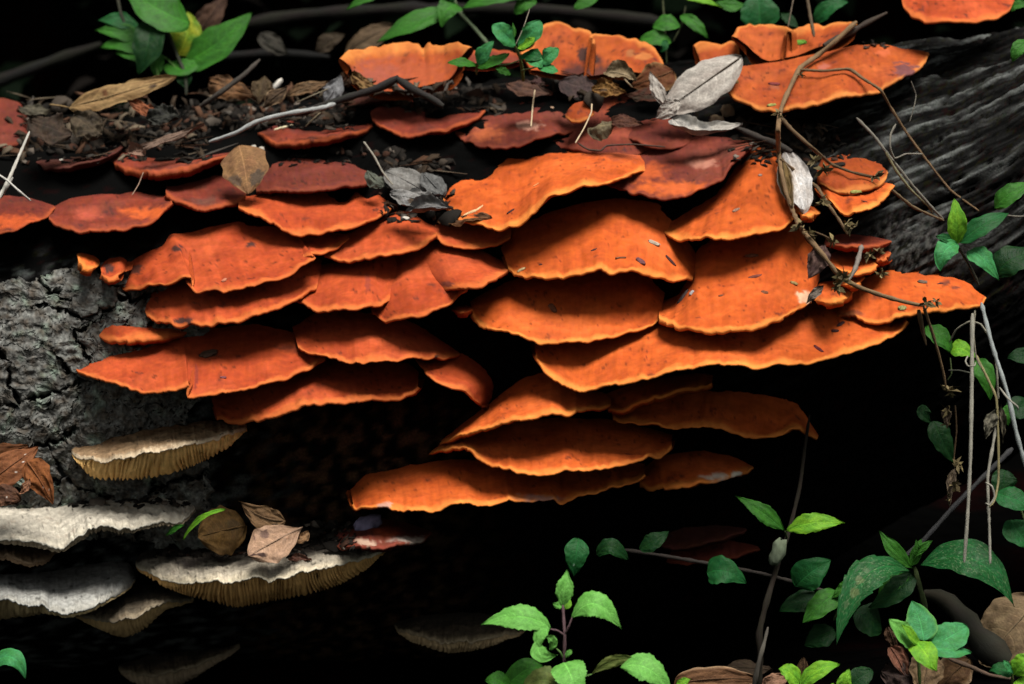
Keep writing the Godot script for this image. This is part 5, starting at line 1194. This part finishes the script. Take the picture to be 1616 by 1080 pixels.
func build_plants() -> void:
	var purple := Color(0.13, 0.075, 0.085)
	plant("nettle_plant", "light green toothed-leaf plant with a purple stem at the bottom centre", "plant",
		[["889,1090,100 890,1045,102 891,1003,104 888,954,102", 0.85, 0.7, purple], ["891,1002,104 898,988,106 904,972,106", 0.5, 0.45, purple], ["889,1002,104 880,996,106 867,993,106", 0.5, 0.45, purple], ["889,1040,102 884,1030,104 878,1024,104", 0.5, 0.4, Color(0.1, 0.2, 0.05)], ["900,1085,102 920,1070,106 935,1064,106", 0.5, 0.4, Color(0.1, 0.2, 0.05)]],
		[["888,958,102 891,930,106 895,899,100", 29, "lance", "l", {serr = 9, up = 0.3}], ["885,956,104 879,956,106 872,953,106", 12, "heart", "l", {up = 0.3}], ["892,962,100 896,950,96 893,938,92", 16, "ovate", "y", {up = 0.2}],
		["902,976,106 940,922,114 981,994,108", 40, "lance", "l", {serr = 10, up = 0.55, fold = 0.1}], ["870,992,106 826,958,110 759,987,104", 38, "lance", "l", {serr = 10, up = 0.5, fold = 0.1}],
		["868,990,108 844,1000,112 852,1026,112", 24, "lance", "l", {up = 0.3, roll = 30}], ["850,1008,110 842,1044,116 880,1034,112", 26, "lance", "l", {up = 0.3, roll = -25, twist = 60}], ["862,1006,112 880,1010,116 868,1026,112", 16, "round", "l", {up = 0.2, roll = 20}],
		["892,1040,104 896,1030,106 903,1027,104", 9, "obov", "l", {up = 0.3}], ["890,1046,106 904,1064,118 914,1112,116", 58, "heart", "l", {serr = 12, up = 0.45, fold = 0.12}],
		["934,1064,106 972,1030,110 1014,1046,106", 20, "lance", "o", {serr = 12, up = 0.2, roll = 20}], ["978,1054,108 1026,1036,114 1060,1096,110", 42, "lance", "l", {serr = 12, up = 0.55}], ["884,1088,104 858,1058,110 822,1092,104", 40, "ovate", "o", {serr = 12, up = 0.5}]])
	plant("seedling", "glossy darker green pair of leaves left of the toothed-leaf plant's foot", "seedling", [["812,1100,92 806,1088,94 800,1082,94", 0.6, 0.5]],
		[["798,1086,94 830,1046,100 859,1054,94", 36, "ovate", "g", {up = 0.5}], ["806,1090,96 784,1064,102 765,1076,98", 24, "ovate", "g", {up = 0.55}]])
	plant("netted_plant", "rosette of long leaves marked with pale scribbled lines, bottom right", "plant",
		[["1462,965,30 1452,930,34 1443,895,36", 1.6, 1.2]],
		[["1440,897,38 1412,872,44 1387,837,38", 25, "lance", "g", {up = 0.25}], ["1440,893,38 1446,872,40 1455,850,36", 18, "ovate", "g", {up = 0.2}], ["1444,880,40 1458,860,42 1473,853,40", 12, "lance", "g", {up = 0.3}], ["1446,880,40 1448,864,42 1446,851,40", 9, "lance", "g", {up = 0.3}],
		["1437,902,40 1350,862,58 1320,1020,60", 50, "lance", "t", {up = 0.5, nl = 100, nw = 24, serr = 7, scribble = 0.8, spots = [[0.55, 0.1, 0.10, Color(0.09, 0.13, 0.055)], [0.66, -0.1, 0.12, Color(0.09, 0.13, 0.05)], [0.76, 0.12, 0.08, Color(0.06, 0.12, 0.05)], [0.44, 0.2, 0.07, Color(0.06, 0.12, 0.05)]]}],
		["1452,893,40 1550,842,58 1601,958,54", 56, "lance", "t", {up = 0.55, nl = 100, nw = 24, scribble = 0.8, spots = [[0.20, 0.1, 0.05, Color(0.05, 0.13, 0.06)], [0.35, -0.2, 0.035, Color(0.05, 0.13, 0.06)], [0.45, 0.3, 0.035, Color(0.05, 0.13, 0.06)], [0.52, -0.1, 0.03, Color(0.05, 0.13, 0.06)]]}],
		["1444,905,34 1412,940,40 1372,960,34", 34, "ovate", "d", {up = 0.5}], ["1434,906,34 1400,930,36 1384,952,34", 26, "ovate", "g", {up = 0.5}]])
	# pale scribbles left by a leaf miner: raised lines on the right netted leaf are part of that leaf's print
	plant("bright_seedling", "bright four-leaved seedling with a yellow heart, bottom right", "seedling", [["1452,1080,80 1450,1045,84 1449,1014,88", 0.8, 0.7, Color(0.12, 0.2, 0.05)]],
		[["1458,1012,86 1456,980,82 1439,948,78", 52, "ovate", "m", {up = 0.35, fold = 0.08, edge = Color(0.12, 0.30, 0.06)}], ["1446,1018,90 1428,1000,98 1403,977,96", 34, "ovate", "l", {up = 0.45, edge = Color(0.16, 0.42, 0.1)}], ["1452,1020,92 1440,1000,100 1422,986,98", 20, "ovate", "y", {up = 0.3, roll = 24}], ["1445,1012,92 1462,1030,104 1479,1060,102", 42, "ovate", "y", {up = 0.5, fold = 0.1}],
		["1468,1020,84 1500,1008,88 1526,988,80", 44, "round", "m", {up = 0.45}], ["1462,1024,86 1500,1024,92 1533,1031,86", 26, "ovate", "m", {up = 0.6}]])
	plant("seedling", "small yellow-green seedling at the bottom edge below the dim leaf pair", "seedling", [["1268,1110,70 1266,1090,72 1266,1078,74", 0.6, 0.5]],
		[["1266,1084,74 1246,1054,80 1229,1056,76", 28, "ovate", "y", {up = 0.5}], ["1264,1082,76 1296,1046,82 1326,1050,76", 24, "ovate", "y", {up = 0.5}]])
	plant("seedling", "small seedling with one bright and one dark leaf, right of the yellow-green one", "seedling", [["1332,1110,66 1330,1098,68 1330,1088,70", 0.5, 0.4]],
		[["1329,1094,70 1332,1074,74 1341,1056,70", 22, "ovate", "y", {up = 0.3}], ["1336,1090,68 1356,1066,70 1378,1058,66", 30, "round", "d", {up = 0.45}], ["1318,1100,68 1310,1086,72 1316,1078,70", 12, "ovate", "y", {up = 0.4}]])
	plant("seedling", "yellow-green seedling cut by the lower right corner", "seedling", [["1600,1110,70 1598,1080,74 1598,1062,76", 0.7, 0.6, Color(0.15, 0.2, 0.05)]],
		[["1598,1066,76 1580,1050,78 1562,1060,74", 20, "ovate", "t", {up = 0.55}], ["1598,1064,78 1590,1050,82 1584,1042,80", 12, "ovate", "m", {up = 0.5}], ["1600,1066,78 1614,1042,84 1632,1036,80", 28, "ovate", "y", {up = 0.5}], ["1602,1076,78 1618,1078,84 1634,1092,80", 24, "ovate", "y", {up = 0.5}]])
	plant("seedling", "tiny yellow-green leaf tip at the bottom edge left of the bright-edged brown leaf", "seedling", [], [["1066,1092,60 1078,1074,62 1090,1072,60", 14, "ovate", "y", {up = 0.5}]])
	plant("leaf_pair", "dim pair of green leaves on the woody stem in the dark, right one painted lit", "sprout", [["1242,850,38 1240,842,42 1238,838,44", 0.6, 0.5]],
		[["1238,838,44 1206,806,50 1160,783,44", 27, "lance", "g", {up = 0.4, serr = 7}], ["1240,838,44 1282,818,54 1334,826,48", 32, "lance", "y", {up = 0.35, serr = 6}]])  # the right leaf gets its lit look from a brighter tone
	var pod := put("fuzzy_gall", lump(pt(1228, 871, 0.046), (turn * Vector3(0.35, 1, 0)).normalized(), toward, 42 * px, 22 * px, 20 * px, Color(0.09, 0.11, 0.075)), mats.chip)
	tag(pod, "grey green fuzzy oval gall on the woody stem under the dim leaf pair", "gall")
	plant("heart_leaf", "heart-shaped glossy leaf on the level dark stem, left of the woody stem", "sprout", [], [["1116,904,40 1148,892,48 1178,921,42", 44, "heart", "t", {up = 0.4}]])
	plant("heart_leaf", "glossy folded leaf right of the woody stem above the level dark stem's end", "sprout", [], [["1256,926,40 1276,902,48 1312,884,42", 46, "ovate", "t", {up = 0.35, roll = 10}]])
	plant("hanging_leaf", "hanging glossy leaf with a bright drop line above the toothed-leaf plant", "sprout", [], [["914,850,64 908,876,72 906,910,66", 38, "ovate", "t", {up = 0.2, bend = 0.1, spots = [[0.72, 0.1, 0.03, Color(0.3, 0.4, 0.33)]]}]])
	plant("hanging_leaf", "dark arched leaf right of the hanging glossy leaf", "sprout", [], [["942,876,54 962,846,62 991,884,54", 26, "round", "d", {up = 0.5}]])
	plant("hanging_leaf", "dark leaf right of the arched one, at the start of the level stem", "sprout", [], [["1010,866,46 1032,856,52 1056,838,46", 26, "ovate", "d", {up = 0.45}]])
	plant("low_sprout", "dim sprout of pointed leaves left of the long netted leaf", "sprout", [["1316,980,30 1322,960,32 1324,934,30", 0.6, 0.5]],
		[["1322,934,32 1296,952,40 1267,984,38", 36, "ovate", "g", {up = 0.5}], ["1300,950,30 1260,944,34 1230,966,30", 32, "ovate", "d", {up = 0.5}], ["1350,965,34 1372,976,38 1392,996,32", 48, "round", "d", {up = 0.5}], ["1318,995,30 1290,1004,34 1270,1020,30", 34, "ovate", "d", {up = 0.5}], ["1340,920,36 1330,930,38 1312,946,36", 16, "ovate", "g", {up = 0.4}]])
	plant("leafy_sprout", "yellow-green and teal leaved sprout on the right before the rough bark", "sprout", [["1545,450,50 1528,415,54 1510,386,58", 0.8, 0.7, Color(0.08, 0.07, 0.05)], ["1510,386,58 1508,380,60 1508,374,60", 0.7, 0.6]],
		[["1509,386,60 1514,350,68 1506,313,62", 30, "ovate", "y", {up = 0.25}], ["1514,383,60 1552,350,68 1593,336,58", 30, "ovate", "t", {up = 0.5}], ["1510,384,62 1484,390,72 1484,428,68", 34, "ovate", "m", {up = 0.45}], ["1504,384,62 1490,372,66 1477,374,64", 15, "ovate", "t", {up = 0.4}],
		["1528,396,58 1552,398,68 1577,443,62", 34, "ovate", "m", {up = 0.45}], ["1572,436,56 1590,402,62 1632,400,54", 44, "round", "d", {up = 0.5}], ["1570,328,50 1590,302,58 1632,288,50", 30, "ovate", "g", {up = 0.5}]])
	plant("edge_leaf", "lone green leaf at the right edge on the weathered wood", "sprout", [["1630,110,30 1622,96,32 1616,88,34", 0.5, 0.4]], [["1622,64,34 1604,76,40 1598,98,36", 24, "ovate", "g", {up = 0.4}]])
	plant("trailing_sprout", "green leaves trailing down behind the straight straw", "sprout", [["1500,565,40 1502,590,42 1496,600,42", 0.4, 0.3], ["1497,585,42 1515,585,46 1535,590,48", 0.4, 0.4, Color(0.1, 0.1, 0.08)]],
		[["1462,515,50 1490,530,58 1503,558,52", 32, "ovate", "g", {up = 0.5}], ["1500,556,52 1516,540,58 1542,566,54", 26, "ovate", "y", {up = 0.5}], ["1534,572,54 1562,580,62 1563,632,58", 34, "ovate", "g", {up = 0.4}]])
	plant("shade_leaves", "dim leaf behind the hanging dry husk, right of centre", "sprout", [], [["1474,664,22 1484,692,28 1508,732,22", 36, "ovate", "d", {up = 0.4}], ["1462,640,20 1452,655,22 1470,668,20", 22, "ovate", "d", {up = 0.4}]])
	plant("edge_sprout", "dark leaves at the right edge between the straws and the border, upper group", "sprout", [], [["1640,570,40 1610,556,46 1590,566,42", 28, "ovate", "d", {up = 0.4}], ["1630,640,40 1605,640,46 1582,660,42", 36, "ovate", "d", {up = 0.4}], ["1596,640,46 1588,652,48 1592,672,46", 20, "ovate", "g", {up = 0.4}]])
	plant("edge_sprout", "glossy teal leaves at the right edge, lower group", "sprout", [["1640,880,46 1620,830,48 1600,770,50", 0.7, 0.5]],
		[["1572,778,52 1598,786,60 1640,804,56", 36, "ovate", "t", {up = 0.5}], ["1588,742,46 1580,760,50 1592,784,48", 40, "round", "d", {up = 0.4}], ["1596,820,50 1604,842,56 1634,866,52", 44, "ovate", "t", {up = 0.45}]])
	plant("corner_leaf", "lone drooping green leaf at the lower left edge", "sprout", [["-40,1060,80 -28,1056,80 -18,1052,80", 0.5, 0.4]], [["-20,1054,80 26,1012,92 40,1072,86", 26, "ovate", "m", {up = 0.55}]])
	plant("grass_blade", "single grass blade between the chalk-white bracket and the rounded olive brown leaf", "grass blade", [], [["288,852,30 318,806,50 356,805,44", 10, "blade", "y", {up = 0.5, fold = 0.3}], ["262,846,30 278,832,38 292,828,36", 9, "lance", "g", {up = 0.4}]])
	# behind and on the crest
	plant("round_leaf_seedling", "round-leaved seedling growing on the crest between the upright orange brackets", "seedling",
		[["826,128,-40 824,108,-34 820,90,-28 813,72,-24", 0.9, 0.7, Color(0.08, 0.12, 0.03)], ["822,112,-32 838,108,-26 852,104,-22", 0.5, 0.4], ["752,118,-40 752,108,-34 752,100,-30", 0.6, 0.5], ["814,70,-24 826,44,-24 836,14,-26", 0.25, 0.2, Color(0.4, 0.35, 0.28)], ["820,95,-28 800,102,-26 756,104,-30", 0.4, 0.4]],
		[["813,70,-24 798,54,-14 778,38,-18", 32, "round", "m", {up = 0.3}], ["817,68,-24 838,58,-14 852,32,-18", 34, "round", "m", {up = 0.3}], ["818,74,-22 832,70,-14 844,58,-16", 18, "ovate", "y", {up = 0.4}], ["822,88,-24 840,84,-14 856,92,-16", 24, "round", "t", {up = 0.4}], ["832,92,-22 846,96,-12 856,106,-14", 22, "round", "m", {up = 0.5}],
		["852,98,-20 864,88,-12 881,76,-16", 26, "round", "m", {up = 0.35}], ["850,104,-20 864,108,-10 881,113,-12", 18, "round", "m", {up = 0.5}], ["753,100,-30 760,84,-22 780,64,-26", 24, "ovate", "m", {up = 0.3}], ["752,103,-30 730,96,-22 706,99,-26", 17, "round", "g", {up = 0.5}], ["754,106,-28 780,98,-18 804,84,-24", 20, "ovate", "g", {up = 0.5}],
		["806,116,-34 794,112,-30 782,108,-32", 14, "ovate", "g", {up = 0.4}], ["810,62,-26 812,50,-26 809,34,-28", 8, "lance", "g", {up = 0.2}]])
	plant("broad_leaf_plant", "broad green leaf clump with one yellow leaf behind the crest, top left", "plant",
		[["180,-30,-150 190,20,-148 204,58,-146 214,84,-144", 1.0, 0.8, Color(0.05, 0.05, 0.035)], ["250,20,-140 264,48,-138 278,84,-136 292,118,-132 294,150,-130", 0.9, 1.1, Color(0.04, 0.045, 0.03)], ["250,130,-132 248,112,-136 244,95,-138", 0.9, 0.8, Color(0.10, 0.22, 0.05)], ["282,112,-134 262,92,-138 248,86,-140", 0.5, 0.4, Color(0.12, 0.26, 0.06)]],
		[["290,98,-140 336,82,-128 398,19,-138", 60, "ovate", "g", {up = 0.35}], ["280,86,-146 302,56,-142 296,18,-150", 52, "ovate", "w", {up = 0.2}], ["300,36,-136 250,22,-122 196,-24,-140", 62, "ovate", "g", {up = 0.4}], ["222,44,-150 186,26,-144 153,32,-148", 26, "lance", "t", {up = 0.4}], ["232,62,-148 190,46,-140 149,48,-146", 28, "lance", "g", {up = 0.4}],
		["250,84,-146 206,56,-138 158,76,-144", 36, "ovate", "g", {up = 0.45}], ["256,98,-142 216,84,-136 182,84,-140", 26, "ovate", "g", {up = 0.5}], ["236,26,-134 240,70,-118 217,118,-124", 52, "ovate", "d", {up = 0.3}], ["262,100,-138 286,118,-130 324,90,-136", 32, "ovate", "g", {up = 0.5}], ["252,84,-140 246,104,-134 246,124,-136", 22, "ovate", "g", {up = 0.4}], ["286,110,-134 292,126,-130 294,140,-132", 24, "ovate", "d", {up = 0.4}]])
	plant("long_leaf_plant", "long-leaved plant with a thick grey green stem at the top, left of the round-leaved seedling", "plant",
		[["770,70,-125 748,44,-128 724,18,-130 712,-10,-132", 1.3, 1.1, Color(0.12, 0.16, 0.09)]],
		[["716,16,-130 658,26,-118 593,68,-124", 36, "lance", "g", {up = 0.45}], ["722,8,-126 700,6,-116 697,43,-118", 38, "heart", "g", {up = 0.4}], ["728,14,-128 776,-16,-120 850,-4,-126", 26, "lance", "g", {up = 0.4}], ["846,0,-128 826,2,-122 813,22,-126", 24, "round", "g", {up = 0.35}], ["700,-20,-126 712,-12,-122 716,2,-124", 28, "ovate", "t", {up = 0.4}], ["610,-14,-130 580,-10,-124 546,16,-128", 20, "ovate", "g", {up = 0.4}]])
	plant("crest_sprout", "small leaved sprout at the top right of the stepped upright lobe", "sprout",
		[["1052,100,-110 1050,60,-112 1046,0,-116", 0.6, 0.6, Color(0.06, 0.07, 0.03)], ["1062,66,-112 1076,40,-114 1082,10,-116", 0.5, 0.5, Color(0.06, 0.07, 0.03)]],
		[["1010,62,-108 1036,56,-100 1060,66,-106", 28, "round", "g", {up = 0.45}], ["1030,42,-110 1050,30,-104 1074,42,-108", 28, "round", "g", {up = 0.45}], ["1044,62,-104 1054,72,-98 1042,82,-102", 14, "round", "t", {up = 0.4}], ["1074,24,-112 1100,34,-104 1118,62,-108", 22, "ovate", "g", {up = 0.4}], ["1070,-6,-112 1100,-8,-106 1142,13,-110", 14, "lance", "y", {up = 0.4}], ["944,-6,-112 925,0,-108 906,14,-110", 20, "round", "g", {up = 0.4}]])
	plant("crest_sprout", "pointed dark leaf standing behind the golden edged upright lobes", "sprout", [["1202,70,-112 1204,55,-112 1200,44,-112", 0.6, 0.5]], [["1200,50,-112 1200,16,-108 1196,-18,-116", 60, "ovate", "t", {up = 0.2}], ["1232,20,-116 1246,30,-112 1262,46,-112", 18, "lance", "d", {up = 0.3}], ["1176,6,-118 1150,12,-114 1128,2,-116", 22, "lance", "g", {up = 0.3}]])
	plant("crest_sprout", "teal leaf above the golden edged lobe left of the gnarled crest twig", "sprout", [], [["1287,36,-110 1304,4,-102 1340,3,-108", 26, "ovate", "t", {up = 0.5}]])
	plant("crest_sprout", "small green leaf at the upper right corner", "sprout", [], [["1590,14,-80 1604,4,-74 1626,8,-76", 18, "ovate", "g", {up = 0.4}]])
	twig("bare_stalk", "brown stem coming down from the top border to the golden edged lobes", "stem", "1271,-20,-70 1278,20,-66 1285,58,-60", 0.9, 0.9, Color(0.11, 0.08, 0.05))
	twig("bare_stalk", "fine stem left of the brown stem at the top border", "stem", "1256,-20,-74 1250,10,-70 1244,42,-66", 0.35, 0.35, Color(0.15, 0.12, 0.09))

func build_background() -> void:
	var wood := Color(0.0045, 0.0038, 0.003)
	twig("background_branch", "blurred dark branch rising to the right behind the left crest", "branch", "-60,150,-330 60,105,-330 160,70,-330", 5.0, 3.5, wood * 1.2)
	twig("background_branch", "dark branch lying level behind the top middle", "branch", "380,40,-300 480,24,-300 640,14,-300 860,16,-300 1050,36,-300", 4.5, 4.0, wood)
	twig("background_branch", "thinner dark branch below the level one behind the crest", "branch", "330,92,-260 430,84,-260 520,90,-260", 3.0, 2.5, wood * 0.8)
	dead_leaf("blurred pinkish brown leaf behind the broad leaf clump", "308,62,-220 330,28,-210 358,-10,-220", 44, "ovate", Color(0.11, 0.06, 0.04), Color(0.07, 0.04, 0.03), {up = 0.3})
	dead_leaf("blurred tan leaf behind the upright frilled bracket's left end", "545,84,-200 580,56,-190 622,42,-200", 38, "round", Color(0.15, 0.10, 0.06), Color(0.11, 0.075, 0.045), {up = 0.4})
	dead_leaf("dim brown leaf in the shade right of the broad leaf clump", "500,80,-210 520,60,-204 545,54,-210", 30, "ovate", Color(0.075, 0.055, 0.035), Color(0.05, 0.035, 0.024), {up = 0.4})
	dead_leaf("dim grey leaf in the shade above the tan brown crest leaf", "410,52,-200 430,72,-196 456,86,-200", 30, "ovate", Color(0.06, 0.055, 0.045), Color(0.04, 0.036, 0.03), {up = 0.4})
	# dim undergrowth on the bank behind, leaf by leaf too far and dark to count
	var mm := MultiMesh.new()
	mm.transform_format = MultiMesh.TRANSFORM_3D; mm.use_colors = true
	var st := SurfaceTool.new(); st.begin(Mesh.PRIMITIVE_TRIANGLES)
	for k in 4:
		var w0 = [0.0, 0.28, 0.32, 0.2, 0.0][k]; var w1 = [0.0, 0.28, 0.32, 0.2, 0.0][k + 1]
		var x0 := k / 4.0; var x1 := (k + 1) / 4.0
		var y0 := -0.35 * x0 * x0; var y1 := -0.35 * x1 * x1
		for q in [[Vector3(x0, y0, 0), Vector3(x0, y0 + w0 * 0.3, w0), Vector3(x1, y1 + w1 * 0.3, w1)], [Vector3(x0, y0, 0), Vector3(x1, y1 + w1 * 0.3, w1), Vector3(x1, y1, 0)], [Vector3(x0, y0, 0), Vector3(x1, y1, 0), Vector3(x1, y1 + w1 * 0.3, -w1)], [Vector3(x0, y0, 0), Vector3(x1, y1 + w1 * 0.3, -w1), Vector3(x0, y0 + w0 * 0.3, -w0)]]:
			for p in q: st.add_vertex(p)
	st.generate_normals()
	mm.mesh = st.commit()
	mm.instance_count = 5200
	for i in 5200:
		var x := rng.randf_range(-1.6, 1.6)
		var z := -0.55 - 1.5 * pow(rng.randf(), 1.4)
		var h := rng.randf()
		var y := ground_y(x, z) + 0.02 + h * 0.30
		var b := Basis.from_euler(Vector3(rng.randf_range(-0.5, 0.5), rng.randf() * TAU, rng.randf_range(-0.5, 0.5))).scaled(Vector3.ONE * rng.randf_range(0.02, 0.05))
		mm.set_instance_transform(i, Transform3D(b, Vector3(x, y, z)))
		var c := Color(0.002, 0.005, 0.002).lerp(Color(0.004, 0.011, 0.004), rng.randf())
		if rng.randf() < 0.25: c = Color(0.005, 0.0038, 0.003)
		mm.set_instance_color(i, c)
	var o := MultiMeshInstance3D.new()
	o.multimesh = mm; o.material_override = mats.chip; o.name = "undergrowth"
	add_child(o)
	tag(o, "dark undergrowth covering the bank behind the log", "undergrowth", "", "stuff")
	# leaves added out of view above the bank to shade it
	var over := MultiMesh.new()
	over.transform_format = MultiMesh.TRANSFORM_3D; over.use_colors = true; over.mesh = mm.mesh
	over.instance_count = 9000
	for i in 9000:
		var x := rng.randf_range(-2.6, 2.6)
		var z := -0.50 - 2.4 * rng.randf()
		var y := 0.34 + 0.12 * absf(x) + 0.75 * rng.randf() + 0.25 * maxf(0.0, -z - 1.2)
		var b := Basis.from_euler(Vector3(rng.randf_range(-0.5, 0.5), rng.randf() * TAU, rng.randf_range(-0.5, 0.5))).scaled(Vector3.ONE * rng.randf_range(0.07, 0.16))
		over.set_instance_transform(i, Transform3D(b, Vector3(x, y, z)))
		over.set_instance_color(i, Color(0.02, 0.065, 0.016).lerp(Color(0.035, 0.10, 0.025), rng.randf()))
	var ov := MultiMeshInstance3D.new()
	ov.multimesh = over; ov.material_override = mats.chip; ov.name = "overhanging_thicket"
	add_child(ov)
	tag(ov, "unseen leafy thicket added over the bank to shade it", "thicket", "", "stuff")
